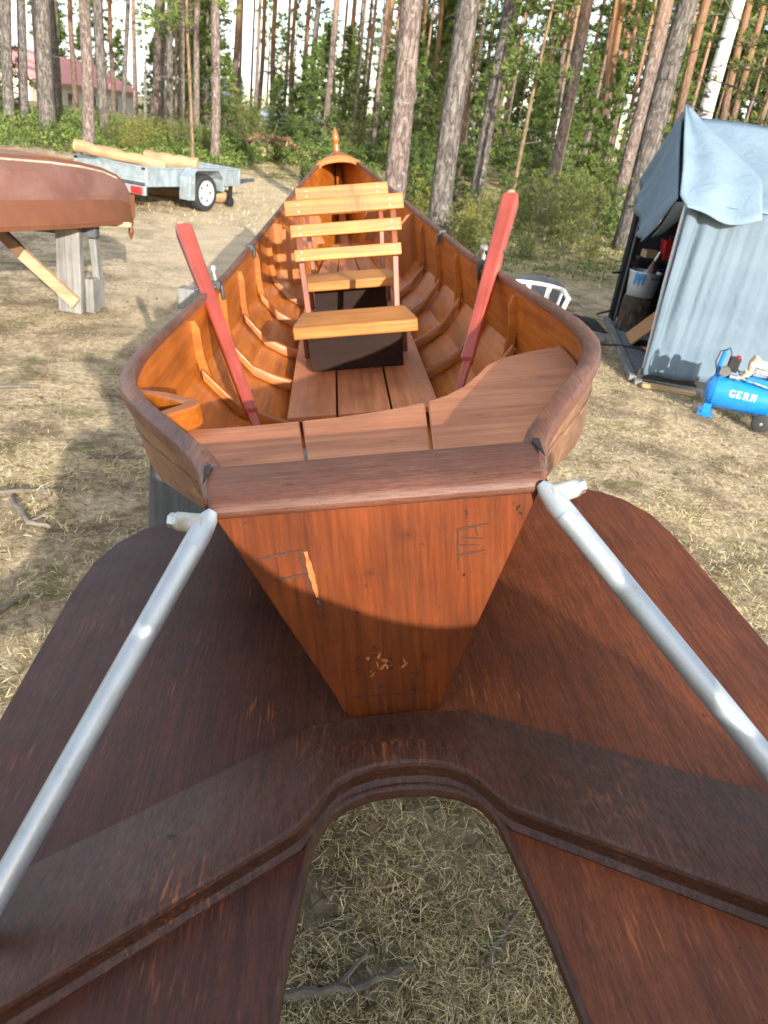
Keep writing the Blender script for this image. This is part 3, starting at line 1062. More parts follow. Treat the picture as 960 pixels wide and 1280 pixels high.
# half bulkheads farther forward
for y, inset, zl in ((4.85, .20, .15), (6.05, .16, .26)):
    for s in (-1, 1):
        sc = sect(y)
        outer = [(sc[k][0] + .004, sc[k][1]) for k in (4, 3, 2)]
        g = sc[4]
        inn = [(max(.03, sc[2][0] - .06), sc[2][1] + .005), (max(.04, sc[2][0] - .03), sc[2][1] + .07), (max(.06, sc[3][0] - inset * .75), sc[3][1] + .06), (max(.08, g[0] - .10), g[1] - .075), (g[0] - .045, g[1] - .012)]
        mb = MB()
        mb.prism([(s * a, b) for a, b in outer + inn], y, y + .022, lambda a, b, t: (a, t, b))
        mb.build('half_bulkhead', M['frame'], boat, bevel=.003)

# floor planks
for x0, x1 in ((-.262, -.092), (-.084, .098), (.106, .268)):
    mb = MB()
    n = 10
    L_ = []
    R__ = []
    for k in range(n + 1):
        y = 2.53 + (6.2 - 2.53) * k / n
        f = min(1.0, H['bh'](y) / .215)
        L_.append((x0 * f, y))
        R__.append((x1 * f, y))
    poly = L_ + R__[::-1]
    zf = lambda y: .060 + max(0, H['bz'](y)) + .0
    mb.prism(poly, 0, .020, lambda a, b, t: (a, b, zf(b) + t))
    mb.build('floor_plank', M['floor'], boat, bevel=.002)

# benches
def bench(y0, drop=0.0):
    e = bpy.data.objects.new('bench', None)
    COL.objects.link(e)
    e.parent = boat
    e.location = (0, y0, drop)
    mb = MB()
    mb.prism([(-.232, 0), (.236, 0), (.238, .035), (.212, .275), (-.208, .275), (-.234, .035)], .262, .307)
    mb.build('seat_plank', M['slat'], e, bevel=.006)
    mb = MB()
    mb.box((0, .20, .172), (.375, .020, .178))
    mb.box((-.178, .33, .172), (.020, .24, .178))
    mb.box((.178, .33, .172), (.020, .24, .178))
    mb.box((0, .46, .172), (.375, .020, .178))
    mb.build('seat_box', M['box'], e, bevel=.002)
    for s in (-1, 1):
        mb = MB()
        x = s * .180
        mb.bar((x, .385, .09), (x * 1.09, .475, .47), .024, .03, up=(0, 1, 0))
        mb.bar((x * 1.09, .475, .47), (x * 1.15, .635, .685), .024, .028, up=(0, 1, 0))
        po = mb.build('back_post', M['post'], e, bevel=.003)
        for p in ((x * .93, .372, .20), (x * .93, .378, .25)):
            mb = MB()
            mb.lathe([(.0, -.008), (.008, -.006), (.008, 0)], p, 'y', 10)
            mb.build('bolt', M['steel'], po)
        mb = MB()
        mb.box((x * 1.17, .39, .17), (.02, .04, .16))
        mb.build('post_cleat', M['post'], e, bevel=.003)
    for yy, z, hw, hh, ll in ((.465, .500, .222, .047, 0), (.530, .590, .232, .050, 0), (.590, .674, .250, .062, .006)):
        mb = MB()
        rot = Matrix.Rotation(rad(-14), 3, 'X')
        vs = []
        mb.box((0, yy, z), (hw * 2, .019, hh), rot)
        sl = mb.build('back_slat', M['slat'], e, bevel=.003)
        for s in (-1, 1):
            for dz in (-.013, .013):
                mb = MB()
                mb.lathe([(0, -.0118), (.0032, -.0112), (.0032, -.008)], (s * .192, yy + dz * .24, z + dz), 'y', 8)
                mb.build('screw', M['steel'], sl)
    return e
bench(2.875)
bench(3.90, -.012)

# bow deck and carved prow
mb = MB()
rings = []
for k in range(13):
    y = 7.20 + (7.93 - 7.20) * k / 12
    hw = H['gh'](y) + .012
    z = H['gz'](y) + .018
    top, bot = [], []
    for j in range(13):
        a = -1 + 2 * j / 12
        cz = (1 - a * a) * (.056 * (hw / .18)) 
        top.append(Vector((a * hw, y + .02 * (abs(a)) * 0, z + cz)))
        bot.append(Vector((a * hw, y, z + cz - .024)))
    rings.append(top + bot[::-1])
mb.loft(rings)
mb.build('bow_deck', M['rib'], boat, bevel=.004)
mb = MB()
poly = []
hw = H['gh'](7.2) + .008
z0 = H['gz'](7.2)
for j in range(15):
    a = -1 + 2 * j / 14
    poly.append((a * hw, z0 + .012 + (1 - a * a) * .054))
for j in range(15):
    a = .84 - 1.68 * j / 14
    poly.append((a * hw, z0 - .022 + (max(0, 1 - (a / .84) ** 2)) ** .5 * .045))
mb.prism(poly, 7.19, 7.215, lambda a, b, t: (a, t, b))
mb.build('bow_fascia', M['rib'], boat, bevel=.004)
mb = MB()
prof = [(.030, .70), (.032, .80), (.027, .855), (.022, .875), (.030, .882), (.035, .905), (.033, .93), (.022, .968), (.012, .994), (.004, 1.008)]
mb.lathe(prof, (.0, 7.93, -.02), 'z', 14)
mb.build('carved_prow', M['frame'], boat)
mb = MB()
mb.bar((0, 7.3, .30), (0, 7.95, .78), .05, .03, up=(0, 0, 1))
mb.bar((0, 6.2, .14), (0, 7.4, .36), .06, .02, up=(0, 0, 1))
mb.build('stem_timber', M['frame'], boat, bevel=.004)

# metal oarlock plates and pins on the rails
for s in (-1, 1):
    for y in (3.95, 3.02):
        x = s * (H['gh'](y) - .020)
        z = H['gz'](y)
        mb = MB()
        mb.box((x + s * .004, y, z + .012), (.036, .05, .030))
        if y > 3.5:
            mb.box((x - s * .015, y, z - .012), (.012, .04, .05))
        else:
            mb.tube([(x - s * .014, y, z - .045), (x - s * .015, y, z + .01)], .008, 8)
        mb.build('oarlock_plate', M['dark_metal'], boat, bevel=.004)
    y = 3.10
    x = s * (H['gh'](y) + .002)
    z = H['gz'](y)
    mb = MB()
    mb.tube([(x, y, z), (x + s * .004, y, z + .055)], .009, 10)
    mb.lathe([(.0, .045), (.014, .048), (.017, .060), (.012, .072), (0, .074)], (x + s * .004, y, z), 'z', 12)
    mb.build('oarlock_pin', M['steel'], boat)

# stern wings: one flat board with the cut-out, the arched board over it
hole = [(.0, .906), (.05, .902), (.09, .888), (.12, .865), (.141, .828), (.152, .77), (.170, .66), (.184, .54), (.200, .40), (.212, .30)]
outer = [(.25, .26), (.60, .24), (.69, .27), (.735, .34), (.742, .45), (.742, 1.62), (.728, 1.76), (.690, 1.86), (.640, 1.925), (.57, 1.968), (.47, 1.985), (.0, 1.985)]
half = hole + outer
mb = MB()
for s in (-1, 1):
    mb.prism([(s * a, b) for a, b in half], -.020, 0)
for s, mt in ((-1, 'wing'), (1, 'wing_lit')):
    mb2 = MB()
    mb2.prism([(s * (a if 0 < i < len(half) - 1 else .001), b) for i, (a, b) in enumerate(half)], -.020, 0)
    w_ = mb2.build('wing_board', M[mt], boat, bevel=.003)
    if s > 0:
        w_['label'] = 'starboard wing board, coloured brighter as if lit'
# lip round the cut-out
aft = [(0, .925), (.04, .922), (.075, .912), (.105, .892), (.128, .862), (.142, .838), (.160, .816), (.185, .798), (.30, .724), (.48, .607), (.60, .530), (.737, .442)]
fwd = [(.737, .708), (.57, .812), (.35, .940), (.141, 1.066), (.06, 1.074), (0, 1.076)]
def prof_board():
    """lofted across: rounded aft nose, long taper forward"""
    mb = MB()
    xs = sorted(set([a for a, b in aft] + [.1405, .1415, .02, .055, .09, .117, .135, .15, .172, .22, .26, .4, .54, .67]))
    fa = lambda x: np.interp(x, [a for a, b in aft], [b for a, b in aft])
    ff = lambda x: np.interp(x, [a for a, b in fwd[::-1]], [b for a, b in fwd[::-1]])
    rings = []
    for x in [-v for v in xs[::-1]] + xs[1:]:
        ya, yf = float(fa(abs(x))), float(ff(abs(x)))
        e = .01
        slope = float((fa(min(.737, abs(x) + e)) - fa(max(0, abs(x) - e))) / (2 * e))
        k = math.sqrt(1 + min(slope * slope, 1.0))
        ring = []
        for dy, z in ((-.011, -.003), (-.010, .003), (-.004, .006), (-.001, .009), (.0, .020), (-.002, .030), (.0, .036), (.004, .0395), (.010, .0405), (.05, .036)):
            ring.append(Vector((x, ya + dy * k, z)))
        ring += [Vector((x, yf - .06, .016)), Vector((x, yf - .0015, .0085)), Vector((x, yf, .007)), Vector((x, yf, -.003))]
        rings.append(ring)
    mb.loft(rings)
    return mb
prof_board().build('arched_board', M['arch'], boat, angle=24)
# raised lip that follows the edge of the cut-out
mb = MB()
rings = []
for s, seq in ((-1, hole[::-1]), (1, hole[1:])):
    for a, b in seq:
        rings.append((s * a, b))
rr = []
for i, (a, b) in enumerate(rings):
    p, q = Vector(rings[max(0, i - 1)]), Vector(rings[min(len(rings) - 1, i + 1)])
    d = (q - p).normalized()
    nn = Vector((-d.y, d.x))
    if nn.y < 0 and abs(a) < .1:
        nn = -nn
    c = Vector((a, b))
    rr.append([Vector((*(c + nn * o), z)) for o, z in ((-.003, -.016), (-.004, .001), (-.001, .0045), (.006, .0045), (.008, -.004), (.008, -.016))])
mb.loft(rr)
mb.build('cutout_lip', M['arch'], boat, angle=50)

# aluminium struts from the transom corners to the wings
for s in (-1, 1):
    mb = MB()
    top, low = Vector((s * .262, 1.062, .432)), Vector((s * .600, .668, .012))
    d = (low - top).normalized()
    mb.tube([top + d * .045, low], .0182, 22)
    st = mb.build('strut', M['alu'], boat)
    mb = MB()
    # flattened end of the tube
    rings = []
    for t, w, h in ((-.016, .008, .005), (-.004, .015, .008), (.02, .019, .012), (.055, .0184, .0184)):
        c = top + d * t
        sd = d.cross(Vector((0, 1, .3))).normalized()
        ud = sd.cross(d)
        rings.append([c + sd * (math.cos(2 * math.pi * k / 16) * w) + ud * (math.sin(2 * math.pi * k / 16) * h) for k in range(16)])
    mb.loft(rings)
    mb.build('flattened_end', M['alu'], st)
    mb = MB()
    a, b = top + Vector((s * .004, -.004, -.006)), top + Vector((s * .046, .010, -.003))
    dd = (b - a).normalized()
    mb.tube([a, a.lerp(b, .25), a.lerp(b, .6), b], [.0165, .0165, .0155, .0150], 16)
    mb.build('spacer_sleeve', M['white_paint'], st, bevel=.001)
    mb = MB()
    mb.tube([b, b + dd * .004], .0150, 16)
    mb.tube([b + dd * .004, b + dd * .016], .0125, 6)
    mb.build('hex_bolt', M['steel'], st, bevel=.001)
    mb = MB()
    mb.lathe([(.034, -.002), (.034, .005), (.026, .010), (.018, .012)], low + Vector((0, 0, -.006)), 'z', 18)
    mb.build('strut_foot', M['alu'], st)

# ------------------------------------------------------------------ oars, lying over the gunwales
def oar(p_low, p_top, label):
    p_low, p_top = Vector(p_low), Vector(p_top)
    e = bpy.data.objects.new('oar', None)
    COL.objects.link(e)
    d = (p_top - p_low).normalized()
    X = d
    Y = Vector((0, 0, 1)).cross(X).normalized()
    Z = X.cross(Y)
    Mx = Matrix((X, Y, Z)).transposed().to_4x4()
    Mx.translation = p_low
    e.matrix_world = BM @ Mx
    ln = (p_top - p_low).length
    tag(e, label, 'oar', 'red oars laid in the boat')
    mb = MB()
    rings = []
    for x, w, h, off in ((-.20, .020, .020, 0), (.0, .024, .022, -.006), (.040, .026, .024, -.008), (.05, .040, .034, 0), (.10, .038, .036, 0), (.30, .042, .042, 0), (.62 * ln, .052, .048, 0), (ln - .02, .066, .052, 0), (ln, .060, .047, 0)):
        w, h = w / 2, h / 2
        c = .24
        ring = [Vector((x, a * w, b * h + off)) for a, b in ((-1, -1 + c), (-1 + c, -1), (1 - c, -1), (1, -1 + c), (1, 1 - c), (1 - c, 1), (-1 + c, 1), (-1, 1 - c))]
        rings.append(ring)
    mb.loft(rings)
    mb.build('loom', M['oar'], e, angle=28, bevel=.0015)
    mb = MB()
    mb.lathe([(.021, ln - .004), (.021, ln + .022), (.018, ln + .034), (.009, ln + .041), (0, ln + .042)], (0, .004, 0), 'x', 14)
    mb.build('grip', M['pale'], e)
    mb = MB()
    mb.tube([(.64 * ln, -.040, 0), (.64 * ln, .040, 0)], .007, 8)
    mb.build('oarlock_bolt', M['dark_metal'], e)
    return e
oar((-.335, 2.265, .165), (-.640, 3.250, .648), 'red squared oar with a pale tip, resting on the port gunwale at left')
oar((.330, 2.362, .246), (.648, 3.190, .676), 'red squared oar with a pale tip, resting on the starboard gunwale at right')
#PART3
# ------------------------------------------------------------------ trestles under the boat
def trestle(name, y, x0, x1, ztop, label, legs):
    c = thing(name, (0, y, 0), label, 'trestle', 'timber trestles under the boat')
    mb = MB()
    mb.box(((x0 + x1) / 2, 0, ztop - .06), (x1 - x0, .10, .12))
    mb.build('crossbeam', M['grey_wood'], c, bevel=.006)
    for x, w, dx in legs:
        mb = MB()
        mb.bar((x, -.085, 0), (x + dx, -.075, ztop - .03), w, .045, up=(0, 1, 0))
        mb.build('leg', M['dark_grey_wood'], c, bevel=.005)
        mb = MB()
        mb.bar((x, .10, 0), (x + dx, .075, ztop - .03), w * .6, .045, up=(0, 1, 0))
        mb.build('leg', M['grey_wood'], c, bevel=.005)
    return c
trestle('trestle', 2.34, -.76, .62, .655, 'dark grey plank trestle under the stern of the boat', ((-.655, .27, .02), (.40, .22, -.02)))
mb = MB()
trestle('trestle', 4.55, -1.37, .34, .665, 'grey timber trestle whose beam end sticks out beyond the port gunwale', ((-.95, .14, .08), (.15, .14, -.06)))

# ------------------------------------------------------------------ overturned boat at the left
def overturned():
    e = thing('overturned_boat', (-2.48, 6.72, 0), 'brown painted boat turned upside down on a trestle at the left', 'boat', rz=rad(-34))
    # local: +y to its bow tip, hull bottom up, bow at y = 0
    ys = [0.06, -.02, -.12, -.28, -.5, -.8, -1.2, -1.8, -2.6, -3.4, -4.2, -5.0, -5.6]
    gw = [.015, .07, .14, .225, .32, .41, .49, .55, .57, .56, .52, .42, .30]
    ch = [.012, .05, .105, .18, .27, .36, .44, .50, .52, .51, .47, .37, .26]
    bt = [.010, .025, .05, .09, .14, .20, .26, .32, .34, .33, .30, .22, .14]
    gz = [.69, .69, .69, .695, .70, .705, .71, .715, .715, .715, .71, .70, .69]
    cz = [.78, .825, .85, .865, .875, .885, .89, .895, .895, .895, .89, .885, .88]
    mz = [.84, .92, .96, 1.0, 1.03, 1.055, 1.07, 1.08, 1.085, 1.085, 1.08, 1.06, 1.03]
    bz = [.86, .97, 1.03, 1.08, 1.115, 1.14, 1.155, 1.165, 1.17, 1.17, 1.165, 1.15, 1.12]
    def ring(i, off=0.0):
        pts = []
        for s in (1, -1):
            seq = [(gw[i], gz[i]), (ch[i], cz[i]), (ch[i] * .55 + bt[i] * .45 + .02 * min(1, i / 3), mz[i]), (bt[i], bz[i])]
            seq = [(max(.002, a - off), b - off * (.6 if k else 0)) for k, (a, b) in enumerate(seq)]
            if s < 0:
                seq = seq[::-1]
            pts += [(s * a, b) for a, b in seq]
        return pts
    def skin(k0, k1, name, mat, both=True):
        mb = MB()
        n = len(ys)
        for sgn in (1, -1):
            outer, inn = [], []
            for i in range(n):
                r = ring(i)
                q = ring(i, .014)
                outer.append([Vector((sgn * r[k][0], ys[i], r[k][1])) for k in range(k0, k1 + 1)])
                inn.append([Vector((sgn * q[k][0], ys[i], q[k][1])) for k in range(k0, k1 + 1)])
            mb.loft([o + j[::-1] for o, j in zip(outer, inn)])
        return mb.build(name, mat, e, angle=32)
    skin(1, 3, 'bottom_planking', M['brown_boat'])
    skin(0, 1, 'side_strake', M['brown_strake'])
    mb = MB()
    rings = []
    for i in range(len(ys)):
        b, z = bt[i] + .004, bz[i]
        rings.append([Vector((-b, ys[i], z - .012)), Vector((b, ys[i], z - .012)), Vector((b, ys[i], z)), Vector((-b, ys[i], z))])
    mb.loft(rings)
    mb.build('flat_bottom', M['brown_boat'], e)
    # pale stripe worn along the bottom edge, and the keel batten
    mb = MB()
    for s in (1,):
        rings = []
        for i in range(2, len(ys)):
            a, z = bt[i] + .012, bz[i] - .006
            b2 = ch[i] * .55 + bt[i] * .45 + .02 * min(1, i / 3)
            t0, t1 = .16, .27
            P = lambda t, o: Vector((s * (a + (b2 - a) * t + o), ys[i], z + (mz[i] - z) * t + o))
            rings.append([P(t0, -.003), P(t0, .004), P(t1, .004), P(t1, -.003)])
        mb.loft(rings)
    mb.build('pale_stripe', M['cream'], e)
    mb = MB()
    for s in (1, -1):
        rings = []
        for i in range(1, len(ys)):
            a, z = bt[i], bz[i]
            rings.append([Vector((s * (a + dx), ys[i], z + dz)) for dx, dz in ((-.012, -.004), (.006, -.004), (.006, .010), (-.012, .010))])
        mb.loft(rings)
    mb.build('bottom_edge_batten', M['brown_strake'], e)
    # rail along the (lower) gunwale
    mb = MB()
    for s in (1, -1):
        rings = []
        for i in range(len(ys)):
            a, z = gw[i], gz[i]
            rings.append([Vector((s * (a + dx), ys[i], z + dz)) for dx, dz in ((-.03, -.012), (.010, -.012), (.012, .016), (-.02, .016))])
        mb.loft(rings)
    mb.build('gunwale_rail', M['brown_strake'], e)
    mb = MB()
    mb.loft([[Vector((x, y, z)) for x, z in ((-.02, .70), (.02, .70), (.02, .88), (-.02, .88))] for y in (.03, .085)])
    mb.build('stem_plate', M['brown_strake'], e, bevel=.008)
    mb = MB()
    mb.lathe([(.020, .70), (.024, .655), (.016, .63), (.023, .60), (.022, .57), (.010, .54), (.002, .52)], (0, .05, 0), 'z', 12)
    mb.build('carved_prow', M['brown_strake'], e)
    mb = MB()
    mb.bar((-.05, -.52, .672), (.16, -.07, .672), .06, .036)
    mb.build('pale_thwart', M['pale'], e, bevel=.004)
    mb = MB()
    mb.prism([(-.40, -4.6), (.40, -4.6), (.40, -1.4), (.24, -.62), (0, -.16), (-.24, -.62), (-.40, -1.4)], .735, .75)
    mb.build('hollow_shade', M['dark'], e)  # black sheet closing the hull, in place of the shade inside
    return e
overturned()
t = thing('sawhorse', (-2.73, 6.14, 0), 'pale grey timber sawhorse with a two-tone brace under the overturned boat', 'trestle')
mb = MB()
mb.bar((0, 0, 0), (.015, 0, .66), .19, .07, up=(0, 1, 0))
mb.build('leg', M['grey_wood'], t, bevel=.006)
mb = MB()
mb.bar((.135, .16, 0), (.135, .16, .27), .07, .24, up=(0, 1, 0))
mb.build('foot_block', M['grey_wood'], t, bevel=.006)
mb = MB()
mb.bar((.15, .20, .25), (.14, .16, .62), .055, .09, up=(0, 1, 0))
mb.build('leg', M['grey_wood'], t, bevel=.005)
mb = MB()
mb.bar((-.42, .10, .625), (.20, .10, .635), .09, .09)
mb.build('crossbeam', M['dark_grey_wood'], t, bevel=.005)
mb = MB()
mb.bar((-.56, -.06, .62), (-.34, -.06, .42), .045, .09)
br = mb.build('brace', plain('dark_brown_board', (.13, .065, .035), .6, 0, .2, 20), t, bevel=.003)
mb = MB()
mb.bar((-.34, -.06, .42), (.07, -.06, .09), .045, .09)
mb.build('fresh_half', M['palez'], br, bevel=.003)
mb = MB()
mb.bar((-1.0, .05, 0), (-.95, .05, .62), .15, .06, up=(0, 1, 0))
mb.build('leg', M['grey_wood'], t, bevel=.006)

# ------------------------------------------------------------------ trailer with logs
def trailer():
    u = Vector((.388, .922, 0))           # forward along its side
    yaw = math.atan2(u.y, u.x) - math.pi / 2
    e = thing('trailer', (-4.29, 12.53, 0), 'galvanised single axle trailer parked by the forest edge', 'trailer', rz=yaw)
    # local: origin at the rear right corner, +y forward, body extends to -x
    Wd, Ln, zb, zt = 1.46, 2.42, .37, .65
    mb = MB()
    mb.box((-Wd / 2, Ln / 2, zb + .02), (Wd - .03, Ln - .03, .02))
    mb.build('bed', M['galv_dark'], e)
    for x in (-.012, -Wd + .012):
        mb = MB()
        mb.box((x, Ln / 2, (zb + zt) / 2), (.024, Ln, zt - zb))
        mb.box((x, Ln / 2, zt - .012), (.05, Ln + .01, .026))
        mb.box((x, Ln / 2, zb + .012), (.045, Ln, .03))
        for y in (.03, 1.0, 1.42, Ln - .03):
            mb.box((x, y, (zb + zt) / 2), (.036, .035, zt - zb - .01))
        mb.build('side_panel', M['galv'], e, bevel=.004)
    for y, nm in ((.012, 'tailgate'), (Ln - .012, 'front_panel')):
        mb = MB()
        mb.box((-Wd / 2, y, (zb + zt) / 2 + .02), (Wd - .05, .022, zt - zb - .05))
        mb.box((-Wd / 2, y - .003, zt - .012), (Wd - .052, .04, .028))
        mb.box((-Wd / 2, y - .003, (zb + zt) / 2 - .03), (Wd - .052, .034, .02))
        mb.build(nm, M['galv'], e, bevel=.004)
    mb = MB()
    for x in (-.04, -Wd + .04):
        mb.tube([(x - .02, -.015, zt - .03), (x + .02, -.015, zt - .03)], .018, 8)
    mb.build('latch', M['black'], e)
    mb = MB()
    mb.box((-Wd / 2, -.01, zb - .065), (Wd, .05, .13))
    lb = mb.build('light_bar', M['galv'], e, bevel=.006)
    for x in (-.15, -Wd + .15):
        mb = MB()
        mb.box((x, -.05, zb - .065), (.215, .03, .105))
        tl = mb.build('tail_light', M['red_lens'], e, bevel=.006)
    mb = MB()
    mb.box((-.62, -.042, zb - .068), (.44, .008, .10))
    mb.build('number_plate', M['plate'], e, bevel=.002)
    mb = MB()
    for x in (-.3, -Wd + .3):
        mb.box((x, Ln / 2, zb - .035), (.05, Ln - .1, .06))
    mb.box((-Wd / 2, 1.2, .29), (Wd, .06, .06))
    mb.build('chassis', M['galv_dark'], e)
    for x, s in ((.13, 1), (-Wd - .13, -1)):
        mb = MB()
        prof = [(.188, -.07), (.205, -.082), (.25, -.088), (.275, -.078), (.290, -.05), (.292, 0), (.290, .05), (.275, .078), (.25, .088), (.205, .082), (.188, .07)]
        wh = bpy.data.objects.new('wheel', None)
        COL.objects.link(wh)
        wh.parent = e
        wh.location = (x, 1.2, .292)
        mb.lathe(prof, (0, 0, 0), 'x', 32, cap=False)
        mb.build('tyre', M['tyre'], wh)
        mb = MB()
        mb.lathe([(.192, .0 * s), (.198, .080 * s), (.190, .084 * s), (.178, .066 * s), (.12, .050 * s), (.075, .072 * s), (.03, .080 * s), (0, .08 * s)], (0, 0, 0), 'x', 28)
        rm = mb.build('rim', M['rim'], wh)
        for k in range(5):
            a = k * 2 * math.pi / 5
            mb = MB()
            mb.lathe([(.0, .052 * s), (.020, .0605 * s), (.012, .066 * s), (0, .066 * s)], (.004 * s, .128 * math.cos(a), .128 * math.sin(a)), 'x', 8)
            mb.build('rim_hole', M['black'], rm)
        # mudguard
        mb = MB()
        x0, x1 = (x - .11, x + .11)
        arc = [(-.46, -.14), (-.46, .20), (-.30, .33), (.30, .33), (.44, .18), (.44, -.02)]
        ia = [(.415, -.02), (.415, .165), (.285, .305), (-.285, .305), (-.33, .265), (-.335, -.14)]
        mb.prism([(1.2 + a, .33 + b) for a, b in arc + ia], x0, x1, lambda a, b, t: (t, a, b))
        mb.build('mudguard', M['galv'], e, bevel=.006)
    mb = MB()
    for s in (-1, 1):
        mb.bar((-Wd / 2 + s * .45, Ln - .1, zb - .03), (-Wd / 2 + s * .04, Ln + 1.1, zb - .01), .05, .06)
    mb.bar((-Wd / 2, Ln + .9, zb - .01), (-Wd / 2, Ln + 1.45, zb), .06, .06)
    mb.build('drawbar', M['galv_dark'], e, bevel=.004)
    mb = MB()
    mb.tube([(-.1, Ln + .02, .36), (-.1, Ln + .06, .40)], .02, 8)
    mb.box((-.12, Ln - .12, .20), (.05, .06, .34))
    mb.lathe([(.02, -.03), (.08, -.028), (.085, 0), (.08, .028), (.02, .03)], (-.12, Ln - .12, .086), 'x', 18)
    mb.build('support_leg', M['black'], e, bevel=.003)
    return e, yaw
tre, tyaw = trailer()
def log(loc, ln, r, rz, tilt, label, r2=None):
    e = bpy.data.objects.new('log', None)
    COL.objects.link(e)
    e.location = loc
    e.rotation_euler = (0, -tilt, rz)
    tag(e, label, 'log', 'peeled logs on and by the trailer')
    mb = MB()
    n = 9
    pts = [Vector((ln * (k / n - .5), .012 * math.sin(k * 1.7), .01 * math.sin(k * 2.3))) for k in range(n + 1)]
    r2 = r2 or r * .85
    mb.tube(pts, [r + (r2 - r) * k / n + .006 * math.sin(k * 2.1) for k in range(n + 1)], 14, cap=False)
    mb.build('bole', M['log'], e)
    for k, rr in ((0, r), (n, r2)):
        d = -1 if k == 0 else 1
        mb = MB()
        mb.tube([pts[k] - Vector((.01 * d, 0, 0)), pts[k] + Vector((.004 * d, 0, 0))], rr * .985, 14)
        mb.build('cut_end', M['log_end'], e)
    return e
def on_trailer(x, y, z):
    v = tre.matrix_basis @ Vector((x, y, z))
    return v
bpy.context.view_layer.update()
log((-4.80, 12.86, .735), 1.35, .090, rad(12), rad(-6), 'long peeled log lying slanted across the rear of the trailer', .082)
log((-4.28, 13.75, .69), .85, .125, rad(4), rad(-1), 'thick short peeled log in the middle of the trailer', .115)
log((-4.35, 14.9, .13), 1.5, .13, rad(8), 0, 'peeled log lying on the ground, seen under the trailer bed', .12)

# ------------------------------------------------------------------ tent
def T(u, v, z):
    """tent frame: u along its long side (to the right), v from the near wall to the far wall"""
    return Vector((1.965 + u * 1.0 + v * .112, 6.37 + v * .994 + u * .0, z))
tent = thing('tent', (1.965, 6.37, 0), 'blue-grey canvas storage tent with an open end beside the forest', 'tent')
VW, HR, HE, LU = 2.48, 2.04, 1.41, 3.6
def toff(vs):
    return [tuple(Vector(p) - Vector((1.965, 6.37, 0))) for p in vs]
def cloth(fn, nu, nv, name, mat=None, parent=tent, thick=.006):
    mb = MB()
    base = Vector((1.965, 6.37, 0))
    mb.grid(lambda a, b: tuple(fn(a, b) - base), nu, nv)
    return mb.build(name, mat or M['tarp'], parent, angle=70, solid=thick)
def pleat(a, b):
    """folds hang from the eave, strongest near the open end"""
    k = math.exp(-a * 10.0) * .022 + .0022
    fan = a * (1.0 + .05 * (1 - b))
    return k * (math.sin(fan * 96 + 1.3 * math.sin(b * 3) + 2.5 * math.sin(a * 13)) + .7 * math.sin(fan * 171 + 2.0 + b * 2 + 3 * math.sin(a * 9 + 1)) + .5 * math.sin(fan * 41 + 4 * b) + .4 * math.sin(fan * 290 + 6 * b)) * (.35 + .65 * math.sin(math.pi * min(1, b * 1.0 + .12)) ** .7)
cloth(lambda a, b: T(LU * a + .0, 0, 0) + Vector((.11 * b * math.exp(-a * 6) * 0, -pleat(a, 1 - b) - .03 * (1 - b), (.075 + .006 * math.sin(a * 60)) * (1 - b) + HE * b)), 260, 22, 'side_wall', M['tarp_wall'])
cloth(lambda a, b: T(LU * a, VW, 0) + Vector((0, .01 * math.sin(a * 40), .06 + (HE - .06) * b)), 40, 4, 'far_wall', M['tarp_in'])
sag = lambda a, b: -.035 * math.sin(math.pi * a) * math.sin(math.pi * b) + .006 * math.sin(a * 23 + b * 5)
cloth(lambda a, b: T(LU * a, VW / 2 * b, HE + (HR - HE) * b + sag(a, b)) + Vector((0, -.02 * (1 - b), 0)), 50, 14, 'roof_near')
cloth(lambda a, b: T(LU * a, VW - VW / 2 * b, HE + (HR - HE) * b + sag(a, b)), 50, 14, 'roof_far')
cloth(lambda a, b: T(LU, VW * a, .05 + b * ((HE - .05) + (HR - HE) * (1 - abs(2 * a - 1)))), 20, 8, 'end_wall')
cloth(lambda a, b: T(.9, .05 + (VW - .1) * a, .03 + b * ((HE - .08) + (HR - HE) * (1 - abs(2 * a - 1)))), 20, 8, 'inner_curtain', M['tarp_in'])
